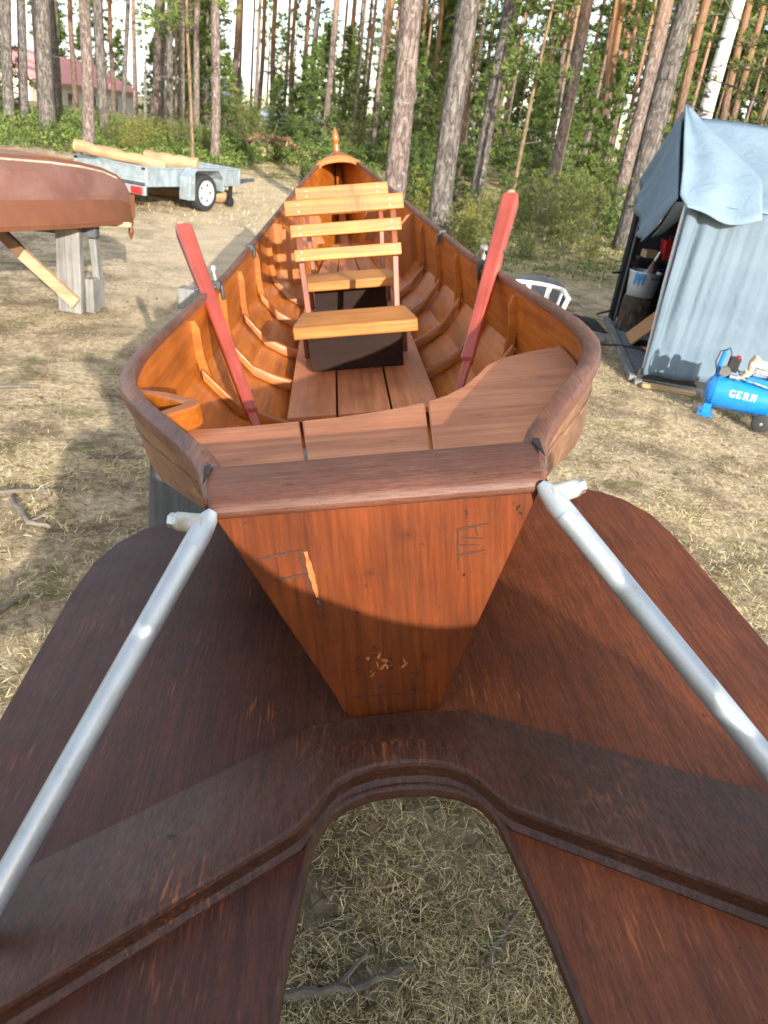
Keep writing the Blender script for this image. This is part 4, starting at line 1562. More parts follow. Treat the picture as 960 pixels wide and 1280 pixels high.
# the door flap thrown over the ridge end
def flap():
    A = T(-.03, VW / 2 - .03, HR + .025)
    G = lambda v, z, u=-.04: T(u, v, z)
    fold = [A, G(.78, 1.80, -.05), G(.30, 1.56, -.07), G(.05, 1.43, -.08)]
    lo = [G(2.05, 1.53, -.03), G(1.94, 1.33, -.06), G(1.15, 1.24, -.10), G(.50, 1.10, -.12)]
    mb = MB()
    base = Vector((1.965, 6.37, 0))
    def bez(P, t):
        t = t * (len(P) - 1)
        i = min(int(t), len(P) - 2)
        return P[i].lerp(P[i + 1], t - i)
    # gable facet: from the ridge and fold down to the ragged lower edge
    top = [A, A.lerp(fold[1], .5), fold[1], fold[2], fold[3]]
    low = [G(2.22, 1.47, -.02), G(2.06, 1.24, -.06), G(1.50, 1.25, -.10), G(.95, 1.10, -.14), G(.42, 1.06, -.16)]
    def f1(a, b):
        p = bez(top, a).lerp(bez(low, a), b)
        w = .06 * math.sin(a * 11 + b * 2) * b + .03 * math.sin(a * 25 + 1) * b
        return p + Vector((-abs(w) - .01 * b, 0, 0))
    mb.grid(lambda a, b: tuple(f1(a, b) - base), 26, 12)
    # tucked back part between the low point and the wall edge
    e1 = [fold[3], G(.05, 1.36, -.02)]
    def f2(a, b):
        p = bez([G(.42, 1.10, -.14), G(.30, 1.22, -.10), G(.10, 1.40, -.085)], b).lerp(bez([G(.46, 1.14, -.05), G(.24, 1.28, .02), G(.0, 1.41, .02)], b), a)
        return p
    mb.grid(lambda a, b: tuple(f2(a, b) - base), 6, 8)
    mb.build('door_flap', M['tarp'], tent, angle=60, solid=.010)
    mb = MB()
    # roof facet: from the ridge end down the near slope and over the eave
    ridge = [A, T(.12, 1.05, 1.955), T(.33, .72, 1.80), T(.47, .50, 1.69), T(.55, .28, 1.575)]
    edge = [T(-.03, 1.1, 2.02), fold[1], fold[2], fold[3]]
    bot_a, bot_b = T(-.03, -.045, 1.40), T(.50, -.06, 1.36)
    def f3(a, b):
        # a: 0 at the fold, 1 at the free edge; b: 0 at the top, 1 at the bottom
        l = bez([A, fold[1] + Vector((0, 0, .02)), fold[2] + Vector((0, 0, .03)), fold[3], T(-.03, -.10, 1.35)], b)
        r = bez([A + Vector((.03, 0, 0)), ridge[1], ridge[2], ridge[3], ridge[4], T(.53, -.12, 1.31)], b)
        p = l.lerp(r, a)
        drop = .05 * math.sin(math.pi * a) * max(0, b - .8) * 5
        return p + Vector((0, -.012 * math.sin(a * 12 + b * 4) - .035, .040 + .014 * math.sin(a * 8 + b * 6) - drop))
    mb.grid(lambda a, b: tuple(f3(a, b) - base), 22, 24)
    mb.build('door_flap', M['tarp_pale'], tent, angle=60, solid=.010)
flap()
def tparts():
    base = Vector((1.965, 6.37, 0))
    mb = MB()
    mb.tube(toff([T(.03, .07, 0), T(.0, .05, .8), T(-.005, .05, HE)]), .016, 10)
    mb.tube(toff([T(.0, .04, .03), T(.9, -.01, .02)]), .022, 10)
    mb.build('white_pole', M['white'], tent)
    mb = MB()
    mb.tube(toff([T(.075, .09, 0), T(.06, .08, HE)]), .020, 8)
    mb.tube(toff([T(.02, VW - .05, 0), T(.02, VW - .05, HE), T(.02, VW / 2, HR - .02), T(.02, .06, HE)]), .018, 8)
    mb.tube(toff([T(.02, VW / 2, HR - .03), T(LU, VW / 2, HR - .03)]), .018, 8)
    mb.build('dark_pole', M['cast'], tent)
    mb = MB()
    mb.bar(toff([T(-.06, -.02, .03)])[0], toff([T(-.06, VW + .04, .03)])[0], .06, .05)
    mb.bar(toff([T(-.05, -.06, .02)])[0], toff([T(.55, -.12, .02)])[0], .09, .035)
    mb.build('sill_board', M['grey_wood'], tent, bevel=.004)
    mb = MB()
    mb.prism([tuple(v)[:2] for v in toff([T(0, .05, 0), T(LU, .05, 0), T(LU, VW - .05, 0), T(0, VW - .05, 0)])], .015, .022)
    mb.build('groundsheet', plain('grey_groundsheet', (.17, .19, .205), .7, 0, .25, 8), tent)
    mb = MB()
    mb.prism([tuple(v)[:2] for v in toff([T(-.03, -.02, 0), T(LU, -.02, 0), T(LU, .0, 0), T(-.03, .0, 0)])], .02, .12)
    mb.build('dark_skirt', M['dark'], tent)
    mb = MB()
    mb.tube(toff([T(-.04, VW - .1, .55), T(-.14, VW - .16, .545)]), .012, 6)
    mb.tube(toff([T(-.04, VW - .05, .0), T(-.03, VW - .06, .6)]), .012, 6)
    mb.tube(toff([T(-.20, VW - .2, .10), T(-.02, VW - .06, .14)]), .010, 6)
    mb.build('tie_rod', M['black'], tent)
    # far jamb of the doorway: the rolled edge of the canvas
    mb = MB()
    mb.tube(toff([T(-.02, VW - .03, .02), T(-.02, VW - .03, HE), T(-.02, VW - .28, HE + .14)]), .035, 10)
    mb.build('rolled_edge', M['tarp_in'], tent)
tparts()

# things stored in the mouth of the tent
p = T(.16, 2.06, 0)
s = thing('chopping_block', p, 'upright round log used as a stand in the tent mouth', 'log')
mb = MB()
mb.lathe([(.0, 0), (.165, .005), (.158, .12), (.155, .30), (.148, .36), (0, .362)], (0, 0, .02), 'z', 20)
mb.build('bole', M['stump'], s)
mb = MB()
mb.lathe([(0, .382), (.140, .383), (.140, .388), (0, .389)], (0, 0, 0), 'z', 20)
mb.build('cut_face', M['log_end'], s)
b = thing('bucket', (p.x, p.y - .02, .389), 'dented tin bucket smeared with blue paint on an upright log', 'bucket')
mb = MB()
mb.lathe([(.0, .0), (.135, 0), (.140, .01), (.152, .12), (.160, .235), (.168, .24), (.166, .25), (.155, .246), (.135, .02), (0, .018)], (0, 0, 0), 'z', 28)
mb.build('shell', M['tin'], b)
mb = MB()
mb.grid(lambda a, c: ((.1575 + .002) * math.cos(-2.5 + a * .75), .1595 * math.sin(-2.5 + a * .75), .228 - c * (.085 + .03 * math.sin(a * 17))), 12, 4)
mb.build('paint_smear', M['blue_smear'], b, solid=.002)
mb = MB()
for a in (-1.3, -1.0):
    mb.lathe([(0, -.003), (.012, -.003), (.012, .004), (0, .004)], (.16 * math.cos(a), .16 * math.sin(a), .20), 'y', 8)
mb.build('rivet', M['black'], b)
mb = MB()
mb.tube([(-.1, 0, .24), (-.2, -.06, .36)], .006, 6)
mb.build('stir_stick', M['red_dark'], b)
q = thing('brush', (p.x + .06, p.y - .02, .60), 'brown bottle with a metal neck standing behind the tin bucket', 'bottle')
mb = MB()
mb.lathe([(0, -.2), (.045, -.2), (.048, .08), (.022, .13), (.02, .15), (0, .15)], (0, 0, 0), 'z', 14)
mb.build('bottle_body', plain('brown_glass', (.10, .035, .018), .3), q)
mb = MB()
mb.tube([(0, 0, .15), (.03, 0, .24)], .012, 8)
mb.build('neck', M['steel'], q)
q.name = 'brown_bottle'
# cardboard leaning in the tent mouth
e = thing('cardboard_box', T(.24, 1.30, .03), 'flattened brown cardboard box leaning in the tent mouth', 'box')
mb = MB()
v0 = T(.24, 1.30, .03)
P_ = [T(.08, 1.72, .03) - v0, T(.08, 1.25, .03) - v0, T(.52, 1.0, .58) - v0, T(.52, 1.42, .62) - v0]
nrm = (P_[1] - P_[0]).cross(P_[3] - P_[0]).normalized() * .02
mb.add([tuple(x) for x in P_] + [tuple(x + nrm) for x in P_], [(0, 1, 2, 3), (7, 6, 5, 4), (0, 4, 5, 1), (1, 5, 6, 2), (2, 6, 7, 3), (3, 7, 4, 0)])
mb.build('panel', M['card'], e, bevel=.003)
mb = MB()
for k in range(4):
    c = P_[0].lerp(P_[3], .5 + .09 * k).lerp(P_[1].lerp(P_[2], .5 + .09 * k), .42) + nrm * -.04
    mb.bar(c, c + (P_[1] - P_[0]) * .22, .035, .004, up=tuple(nrm))
    mb.bar(c, c + (P_[3] - P_[0]) * .05, .02, .004, up=tuple(nrm))
mb.build('dark_print', M['black'], e)
# shelf and boxes in the dark behind
sh = thing('shelf', T(.55, 2.31, 0), 'dark two-tier shelf against the far wall inside the tent', 'shelf')
mb = MB()
mb.box((0, 0, .735), (.95, .20, .025))
mb.box((0, 0, .505), (.95, .20, .025))
for x in (-.44, .44):
    mb.box((x, .06, .36), (.04, .04, .73))
mb.build('rack', M['dark'], sh)
def crate(name, loc, size, mat, label, cat, lid=None):
    e = thing(name, loc, label, cat)
    mb = MB()
    w, d, h = size
    mb.loft([[Vector((sx * w / 2 * k, sy * d / 2 * k, z)) for sx, sy in ((-1, -1), (1, -1), (1, 1), (-1, 1))] for k, z in ((.88, 0), (1, h))])
    mb.build('body', M[mat], e, bevel=.008)
    mb = MB()
    mb.box((0, 0, h + .012), (w * 1.06, d * 1.06, .025))
    mb.build('lid', M[lid or mat], e, bevel=.006)
    mb = MB()
    mb.tube([(-w * .25, 0, h + .02), (-w * .25, 0, h + .06), (w * .25, 0, h + .06), (w * .25, 0, h + .02)], .008, 6)
    mb.build('handle', M[lid or mat], e)
    return e
crate('red_crate', T(.42, 2.29, .748), (.24, .17, .17), 'red', 'bright red plastic box on the tent shelf', 'box')
crate('tool_case', T(.40, 2.29, .518), (.34, .17, .12), 'red_dark', 'red and navy tool case behind the tin bucket', 'tool case', 'navy')
e = thing('wood_block', T(.20, 2.29, .748), 'pale sawn wood block on the tent shelf', 'wood block')
mb = MB()
mb.box((0, 0, .0385), (.16, .12, .075), Matrix.Rotation(.2, 3, 'Z'))
mb.build('block', M['pale'], e, bevel=.004)
e = thing('hanging_cloth', T(.45, 2.43, 1.0), 'dark red cloth hanging inside the tent', 'cloth')
mb = MB()
mb.grid(lambda a, c: (-.30 + .6 * a, 0.015 * math.sin(a * 14), .30 - .26 * c), 24, 5)
mb.build('fabric', M['red_dark'], e, solid=.008)
e = thing('grinder', T(.24, .86, .035), 'red handled angle grinder with a cable at the tent sill', 'power tool')
mb = MB()
mb.tube([(-.05, .16, .03), (-.02, .06, .035), (.0, -.05, .035), (.01, -.14, .03)], [.02, .03, .034, .026], 12)
mb.build('handle', M['red'], e)
mb = MB()
mb.tube([(-.05, .16, .03), (-.06, .22, .03)], .014, 8)
mb.build('nose', M['black'], e)
c = thing('cable', (0, 0, 0), 'black cable snaking from the tent over the grass', 'cable')
mb = MB()
mb.tube([tuple(T(.22, .95, .05)), tuple(T(.05, 1.0, .065)), (1.98, 7.42, .055), (1.88, 7.5, .02), (1.80, 7.75, .018), (1.79, 8.1, .02), (1.88, 8.4, .018), (1.78, 8.6, .015), (1.60, 8.9, .015)], .010, 8)
mb.build('sheath', M['black'], c)
e = thing('dark_rag', (1.80, 8.45, 0), 'dark cloth heap lying on the ground left of the tent', 'rag')
mb = MB()
mb.grid(lambda a, c: (-.25 + .5 * a, -.35 + .7 * c, .012 + .06 * math.sin(math.pi * a) * math.sin(math.pi * c) * (1 + .5 * math.sin(a * 11 + c * 7))), 14, 14)
mb.build('fabric', M['dark'], e, solid=.008)
e = thing('paving_slab', (1.86, 7.85, 0), 'grey broken slab lying in front of the tent sill', 'slab')
mb = MB()
mb.prism([(-.12, -.2), (.07, -.22), (.13, .12), (-.05, .24), (-.14, .1)], .0, .035)
mb.build('slab', M['stone'], e, bevel=.008)
e = thing('sawn_offcut', (2.22, 6.20, 0), 'pale sawn board end lying under the tent wall', 'board')
mb = MB()
mb.bar((-.26, .06, .02), (.16, -.02, .02), .12, .035)
mb.build('board', M['pale'], e, bevel=.004)

# ------------------------------------------------------------------ air compressor
def compressor():
    e = thing('air_compressor', (2.50, 5.62, 0), 'blue air compressor with white lettering in front of the tent', 'compressor', rz=rad(-20))
    e.scale = (.88, .88, .88)
    R, Ln, zc = .135, .60, .225
    mb = MB()
    prof = [(0.0, -Ln / 2), (.05, -Ln / 2 + .004), (.095, -Ln / 2 + .02), (.122, -Ln / 2 + .045), (R, -Ln / 2 + .085)]
    prof = prof + [(R + .001, -.2), (R + .001, .2)] + [(r, -x) for r, x in prof[::-1]]
    mb.lathe(prof, (0, 0, zc), 'x', 40)
    tank = mb.build('tank', M['blue'], e, angle=50)
    mb = MB()
    for x in (-Ln / 2 + .083, Ln / 2 - .083):
        mb.lathe([(R - .003, x - .004), (R + .0028, x - .003), (R + .0028, x + .003), (R - .003, x + .004)], (0, 0, zc), 'x', 40)
    mb.build('weld_seam', M['blue'], tank)
    # lettering wrapped on the barrel
    def glyphs():
        w, h, t, sf = .043, .056, .014, .004
        G = [(0, .007, .012, h - .007), (.007, h - .008, w - .004, h), (.007, 0, w - .006, .008), (w - .012, .002, w - .002, .022), (w - .019, .018, w + .002, .023), (w - .007, h - .015, w - .003, h)]
        Eg = [(.003, 0, .014, h), (0, 0, w - .006, .006), (0, h - .006, w - .006, h), (.012, .021, w - .017, .027), (w - .010, 0, w - .006, .014), (w - .010, h - .014, w - .006, h)]
        Rg = [(.003, 0, .014, h), (0, 0, .019, .005), (0, h - .006, w - .014, h), (w - .018, .032, w - .008, h - .006), (.012, .026, w - .014, .032)]
        Rq = [[(.016, .027), (.026, .027), (w + .003, 0), (w - .009, 0)]]
        Ng = [(.004, 0, .010, h), (0, 0, .015, .005), (0, h - .005, .013, h), (w - .008, 0, w - .002, h), (w - .014, h - .005, w + .004, h)]
        Nq = [[(.002, h), (.018, h), (w - .002, 0), (w - .012, 0)]]
        return [(G, []), (Eg, []), (Rg, Rq), (Ng, Nq)]
    mb = MB()
    def wrap(x, hh):
        a = rad(-90) + hh / R + rad(9)
        rr = R + .0022
        return lambda r=rr: (x, math.cos(a) * 0 + r * math.sin(-(math.pi / 2)) * math.cos(hh / R + rad(5)), zc + r * math.sin(hh / R + rad(5)))
    def quad(P):
        n = 6
        def at(u, v):
            (ax, az), (bx, bz), (cx, cz), (dx, dz) = P
            x = (ax * (1 - u) + bx * u) * (1 - v) + (dx * (1 - u) + cx * u) * v
            z = (az * (1 - u) + bz * u) * (1 - v) + (dz * (1 - u) + cz * u) * v
            th = z / R + rad(2)
            rr = R + .0026
            return (x, -rr * math.cos(th), zc + rr * math.sin(th))
        mb.grid(at, 3, n)
    ox = -.100
    for rects, qs in glyphs():
        for a, b_, c_, d in rects:
            quad([(ox + a, b_), (ox + c_, b_), (ox + c_, d), (ox + a, d)])
        for P in qs:
            quad([(ox + x, z) for x, z in P])
        ox += .0545
    mb.build('lettering', M['letter'], tank, angle=80)
    mb = MB()
    cx = Ln / 2 - .05
    for a0, a1 in ((.2, .35),):
        pass
    def badge(u, v):
        th = rad(28) + v * rad(22)
        rr = .118
        return (Ln / 2 - .045 + u * .012, -rr * math.cos(th) - .006, zc + rr * math.sin(th) * .62)
    mb.grid(badge, 2, 6)
    mb.build('side_badge', M['letter'], tank)
    # feet and wheels
    mb = MB()
    mb.prism([(-.30, -.13), (-.17, -.13), (-.17, .13), (-.30, .13)], .022, .032)
    mb.bar((-.235, -.08, .03), (-.235, -.08, .12), .06, .01)
    mb.bar((-.235, .08, .03), (-.235, .08, .12), .06, .01)
    for y in (-.09, .09):
        mb.lathe([(0, 0), (.03, 0), (.034, .024), (0, .024)], (-.235, y, 0), 'z', 12)
    mb.build('foot', M['blue'], e, bevel=.002)
    mb = MB()
    mb.tube([(.20, -.19, .075), (.20, .19, .075)], .010, 8)
    mb.bar((.20, -.08, .075), (.20, -.08, .13), .05, .01)
    mb.bar((.20, .08, .075), (.20, .08, .13), .05, .01)
    mb.build('axle', M['cast'], e)
    for y, s in ((-.175, -1), (.175, 1)):
        mb = MB()
        mb.lathe([(.02, -.020), (.062, -.021), (.074, -.014), (.077, 0), (.074, .014), (.062, .021), (.02, .020)], (.20, y, .077), 'y', 28)
        wh = mb.build('wheel', M['tyre'], e)
        mb = MB()
        mb.lathe([(.0, .024 * s), (.012, .023 * s), (.014, .018 * s)], (.20, y, .077), 'y', 12)
        mb.build('hub', M['steel'], wh)
    # handle
    mb = MB()
    mb.tube([(-.10, -.06, zc + .155), (-.06, -.068, zc + .157), (.20, -.105, zc + .125), (.235, -.10, zc + .14), (.245, -.095, zc + .20), (.262, -.08, zc + .30), (.25, -.03, zc + .315), (.25, .05, zc + .315)], .008, 8)
    mb.tube([(.255, -.08, zc + .26), (.06, -.075, zc + .27), (.05, -.07, zc + .20)], .007, 8)
    mb.build('carry_handle', M['white_paint'], e)
    mb = MB()
    mb.lathe([(.0, -.04), (.018, -.04), (.018, .01), (.026, .012), (.026, .04), (0, .04)], (-.10, -.06, zc + .15), 'x', 12)
    mb.build('outlet_valve', M['steel'], e)
    # pressure switch with gauge and red knob
    mb = MB()
    mb.tube([(-.15, -.02, zc + .12), (-.15, -.02, zc + .19)], .014, 8)
    mb.box((-.135, -.02, zc + .245), (.085, .075, .115), Matrix.Rotation(rad(5), 3, 'Y'))
    sw = mb.build('pressure_switch', M['black'], e, bevel=.008)
    mb = MB()
    mb.lathe([(0, 0), (.017, 0), (.018, .016), (.010, .022), (0, .022)], (-.115, -.02, zc + .302), 'z', 12)
    mb.build('red_knob', M['red'], sw)
    mb = MB()
    mb.lathe([(0, -.02), (.040, -.02), (.044, 0), (.040, .012), (0, .012)], (-.185, -.07, zc + .185), 'y', 20)
    mb.build('pressure_gauge', M['cast'], e)
    mb = MB()
    mb.tube([(-.235, .0, zc + .08), (-.24, -.01, zc + .20), (-.225, -.01, zc + .34)], [.016, .017, .019], 10)
    mb.build('blue_hose', M['blue'], e)
    mb = MB()
    mb.tube([(-.225, -.01, zc + .345), (-.262, -.01, zc + .33), (-.275, -.03, zc + .24), (-.245, -.06, zc + .16)], .006, 6)
    mb.tube([(-.225, -.01, zc + .345), (-.20, -.02, zc + .37), (-.175, -.03, zc + .33), (-.18, -.05, zc + .22)], .006, 6)
    mb.tube([(-.10, -.02, zc + .20), (-.03, -.03, zc + .20), (.05, .0, zc + .25)], .005, 6)
    mb.tube([(-.10, -.02, zc + .22), (-.06, -.04, zc + .17), (0, -.03, zc + .145)], .006, 6)
    mb.build('cable', M['black'], e)
    # motor and pump
    mb = MB()
    mb.box((.12, 0, zc + .155), (.26, .17, .045))
    mb.build('motor_base', M['blue'], e, bevel=.006)
    mb = MB()
    mb.lathe([(0, -.09), (.05, -.09), (.062, -.07), (.062, .07), (.05, .085), (0, .085)], (.10, .02, zc + .24), 'x', 20)
    for k in range(14):
        a = k * 2 * math.pi / 14
        mb.box((.10, .02 + .064 * math.cos(a), zc + .24 + .064 * math.sin(a)), (.13, .006, .012), Matrix.Rotation(a, 3, 'X'))
    mb.build('motor', M['tin'], e)
    mb = MB()
    mb.box((.20, .0, zc + .235), (.075, .10, .12))
    for k in range(6):
        mb.box((.20, .0, zc + .20 + k * .018), (.095, .12, .006))
    mb.build('pump_head', M['copper'], e)
    mb = MB()
    mb.tube([(.01, -.02, zc + .20), (.0, -.03, zc + .29), (.03, -.03, zc + .34)], [.030, .034, .040], 14)
    mb.tube([(-.04, -.04, zc + .16), (-.01, -.05, zc + .215)], [.026, .034], 12)
    mb.build('air_filter', M['cream'], e)
    mb = MB()
    mb.lathe([(0, 0), (.02, 0), (.022, .02), (.0, .03)], (.21, -.02, zc + .30), 'z', 10)
    mb.tube([(.21, -.02, zc + .32), (.25, -.02, zc + .29), (.27, -.01, zc + .25)], .007, 6)
    mb.build('pump_cap', M['black'], e)
    return e
compressor()

# ------------------------------------------------------------------ white garden chair behind the boat
def chair():
    e = thing('garden_chair', (.98, 6.55, 0), 'white plastic garden chair partly hidden behind the boat', 'chair', rz=rad(8))
    e.scale = (.80, .80, .90)
    mb = MB()
    mb.prism([(-.24, -.22), (.24, -.22), (.25, .05), (.20, .24), (-.20, .24), (-.25, .05)], .40, .425)
    mb.build('seat', plain('cream_seat', (.70, .62, .45), .45, 0, .1, 14), e, bevel=.012)
    mb = MB()
    pts = []
    for k in range(17):
        a = rad(-20 + 220 * k / 16)
        pts.append((.30 * math.cos(a), .27 * math.sin(a) - .02, .69 + .0 * k))
    pts = [(.29, -.26, .655)] + pts + [(-.29, -.26, .655)]
    rings = []
    mb.tube(pts, .024, 10, flat=.75)
    mb.build('arm_rail', M['white'], e)
    for a in (0, 45, 90, 135, 180):
        mb = MB()
        c, s = math.cos(rad(a)), math.sin(rad(a))
        mb.bar((.29 * c, .26 * s - .02, .68), (.24 * c, .23 * s - .01, .42), .05, .016, up=(c, s, 0))
        mb.build('back_slat', M['white'], e, bevel=.005)
    for sx in (-1, 1):
        for sy in (-1, 1):
            mb = MB()
            mb.bar((sx * .21, sy * .20, .41), (sx * .26, sy * .25, .0), .05, .03, up=(0, 1, 0), taper=.8)
            mb.build('leg', M['white'], e, bevel=.006)
    for sx in (-1, 1):
        mb = MB()
        mb.bar((sx * .29, -.24, .65), (sx * .235, -.20, .42), .045, .02, up=(0, 1, 0))
        mb.build('arm_post', M['white'], e, bevel=.005)
chair()

def rock(name, loc, size, label, seed, mat='stone'):
    rr = random.Random(seed)
    bm = bmesh.new()
    bmesh.ops.create_icosphere(bm, subdivisions=4, radius=1)
    ph = [(rr.uniform(.8, 2.6), Vector((rr.gauss(0, 1), rr.gauss(0, 1), rr.gauss(0, 1))).normalized(), rr.uniform(0, 6)) for _ in range(14)]
    for v in bm.verts:
        d = sum(math.sin(f * 2.2 * v.co.dot(n) + o) / (f + 1) for f, n, o in ph) * .11
        v.co = v.co * (1 + d)
        v.co = Vector((v.co.x * size[0], v.co.y * size[1], v.co.z * size[2] + size[2] * .55))
    me = bpy.data.meshes.new(name)
    bm.to_mesh(me)
    bm.free()
    me.materials.append(M[mat])
    me.polygons.foreach_set('use_smooth', [True] * len(me.polygons))
    o = bpy.data.objects.new(name, me)
    o.location = loc
    COL.objects.link(o)
    tag(o, label, 'stone')
rock('boulder', (1.45, 9.3, 0), (.34, .26, .22), 'dark grey boulder lying behind the white chair', 3)

# ------------------------------------------------------------------ sticks on the ground
def stick(pts, r, label):
    rr = random.Random(len(label) + int(pts[0][0] * 100))
    mb = MB()
    P = []
    for i in range(len(pts) - 1):
        a, b = Vector((*pts[i], r * .9)), Vector((*pts[i + 1], r * .9))
        for k in range(4):
            P.append(a.lerp(b, k / 4) + Vector((rr.gauss(0, r * .35), rr.gauss(0, r * .35), abs(rr.gauss(0, r * .35)))))
    P.append(Vector((*pts[-1], r * .9)))
    mb.tube(P, [r * (1 - .55 * k / len(P)) * rr.uniform(.85, 1.15) for k in range(len(P))], 9)
    if len(P) > 5:
        k = len(P) // 2
        mb.tube([P[k], P[k] + Vector((.5 * r * 8, r * 5, r * 1.5))], [r * .5, r * .25], 6)
    o = mb.build('fallen_stick', M['stick'], None)
    tag(o, label, 'stick', 'dead sticks on the grass')
stick([(-2.9, 4.05), (-2.35, 4.2), (-2.14, 4.32)], .016, 'pale grey stick in the grass at the left edge')
stick([(-1.48, 3.44), (-1.36, 3.50), (-1.24, 3.52)], .011, 'short grey stick beside the stern trestle')
stick([(-1.30, 2.02), (-1.22, 2.25)], .010, 'dark grey twig near the left edge by the wing')
stick([(-1.74, 2.92), (-1.56, 3.03), (-1.40, 3.07)], .011, 'curved grey branch lying left of the dark trestle')
stick([(-1.60, 2.90), (-1.46, 2.74), (-1.35, 2.72)], .014, 'thick short branch left of the port wing')
stick([(-.16, .955), (-.02, .985), (.09, 1.02), (.20, 1.075)], .014, 'thick grey-brown branch seen through the motor cut-out')
stick([(.365, 1.10), (.41, 1.19), (.45, 1.25)], .009, 'thin dark twig seen at the right of the motor cut-out')
stick([(-1.75, 4.38), (-1.5, 4.30), (-1.35, 4.2)], .010, 'thin pale branch half under the port side of the boat')
#PART4
# ------------------------------------------------------------------ trees
def foliage_branch(V, mi, rg, base, d, ln, clumps, per, sl, sw, droop=.25, start=.3):
    """needle strips in clumps along one branch; also a thin woody strip"""
    d = d / np.linalg.norm(d)
    for c in range(clumps):
        t = start + (1 - start) * (c + rg.uniform(0, .8)) / clumps
        p = base + d * ln * t + np.array([0, 0, -droop * ln * t * t])
        side = rg.normal(0, 1, 3)
        side[2] *= .35
        p = p + side * ln * .13 * (1.1 - t * .6)
        dirs = rg.normal(0, 1, (per, 3)) + d * .9 + np.array([0, 0, .35])
        dirs /= np.linalg.norm(dirs, axis=1)[:, None]
        up = rg.normal(0, 1, (per, 3))
        sd = np.cross(dirs, up)
        sd /= np.linalg.norm(sd, axis=1)[:, None] + 1e-6
        l = sl * rg.uniform(.6, 1.25, per)[:, None]
        w = sw * rg.uniform(.6, 1.2, per)[:, None]
        a = p + dirs * l * .05
        b = p + dirs * l
        q = np.stack([a - sd * w * .5, a + sd * w * .5, b + sd * w * .35, b - sd * w * .35], 1)
        V.append(q.reshape(-1, 3))
        mi += [0] * per
    # wood
    e = base + d * ln * .92 + np.array([0, 0, -droop * ln * .85])
    m_ = base + d * ln * .5 + np.array([0, 0, -droop * ln * .25])
    r = max(.008, ln * .011)
    for p, q2 in ((base, m_), (m_, e)):
        for sd in (np.array([0, 0, r]), np.cross(d, [0, 0, 1.0]) * r):
            V.append(np.stack([p - sd, p + sd, q2 + sd * .6, q2 - sd * .6]))
            mi.append(1)

def pine_crown_arr(seed, h, z0, rmax, nb, clumps, per, sl, sw):
    rg = np.random.default_rng(seed)
    V, mi = [], []
    for i in range(nb):
        t = (i + rg.uniform(0, 1)) / nb
        z = z0 + (h - z0) * t ** .9
        prof = (math.sin(math.pi * min(1, .12 + .80 * t)) ** .7) * (1 - .35 * t)
        ln = rmax * prof * rg.uniform(.55, 1.15)
        az = rg.uniform(0, 2 * np.pi)
        pitch = rg.uniform(-.1, .35) + .5 * t
        d = np.array([math.cos(az) * math.cos(pitch), math.sin(az) * math.cos(pitch), math.sin(pitch)])
        foliage_branch(V, mi, rg, np.array([0, 0, z]), d, max(.5, ln), clumps, per, sl, sw, .18)
    return np.concatenate(V), mi

def spruce_arr(seed, h, rmax, nb, clumps, per, sl, sw, z0=.1):
    rg = np.random.default_rng(seed)
    V, mi = [], []
    for i in range(nb):
        t = (i + rg.uniform(0, 1)) / nb
        z = z0 + (h - z0) * t
        ln = rmax * (1 - t) ** .8 * rg.uniform(.6, 1.15) + .06 * h * (1 - t) + .03
        az = rg.uniform(0, 2 * np.pi)
        pitch = rg.uniform(-.25, .2) + .45 * t
        d = np.array([math.cos(az) * math.cos(pitch), math.sin(az) * math.cos(pitch), math.sin(pitch)])
        foliage_branch(V, mi, rg, np.array([0, 0, z]), d, ln, clumps, per, sl, sw, .12, .15)
    return np.concatenate(V), mi

def juniper_arr(seed, h, w, n, per, sl, sw):
    rg = np.random.default_rng(seed)
    V, mi = [], []
    for i in range(n):
        az = rg.uniform(0, 2 * np.pi)
        rr = w * math.sqrt(rg.uniform(0, 1)) * .35
        base = np.array([math.cos(az) * rr * .6, math.sin(az) * rr * .6, 0.02])
        lean = rg.uniform(.05, .55) * (.4 + rr / w)
        d = np.array([math.cos(az + rg.normal(0, .5)) * lean, math.sin(az + rg.normal(0, .5)) * lean, 1.0])
        ln = h * rg.uniform(.45, 1.05) * (1 - .25 * lean)
        foliage_branch(V, mi, rg, base, d, ln, max(3, int(ln / (h * .12))), per, sl, sw, .0, .12)
    return np.concatenate(V), mi

# crown meshes shared by the named trees
crown_src = []
for k in range(4):
    v, mi = pine_crown_arr(40 + k, 18.0, 10.0 - k * .6, 2.5, 46, 6, 9, .42, .085)
    o = raw_quads('crown', [M['needle'], M['twig']], v, None, mi)
    crown_src.append(o)
v, mi = pine_crown_arr(77, 11.0, 4.2, 1.3, 30, 5, 7, .10, .05)
birch_crown = raw_quads('crown', [M['twig'], M['twig']], v, None, mi)
birch_crown.data.name = 'birch_crown'
v, mi = spruce_arr(78, 7.5, .75, 40, 5, 9, .22, .045, 2.9)
sap_crown = raw_quads('crown', [M['needle'], M['twig']], v, None, mi)

def trunk_mb(h, r, lean, seed, segs=11):
    rr = random.Random(seed)
    mb = MB()
    pts, rads = [], []
    a1, a2, b1, b2 = rr.uniform(0, 6), rr.uniform(0, 6), rr.uniform(.004, .012), rr.uniform(.004, .012)
    nz = 14
    for k in range(nz + 1):
        z = -.15 + (h + .15) * (k / nz) ** 1.35
        wob = .06 * min(1, z / 3)
        pts.append((lean * z + wob * math.sin(z * .55 + a1) - wob * math.sin(a1), wob * math.sin(z * .5 + a2) - wob * math.sin(a2), z))
        f = (1 - z / h) ** .75 if z < h else 0
        rads.append(max(.012, r * (.16 + .84 * f) + (r * .35 * math.exp(-max(0, z) * 4.5))))
    mb.tube(pts, rads, segs)
    return mb, pts

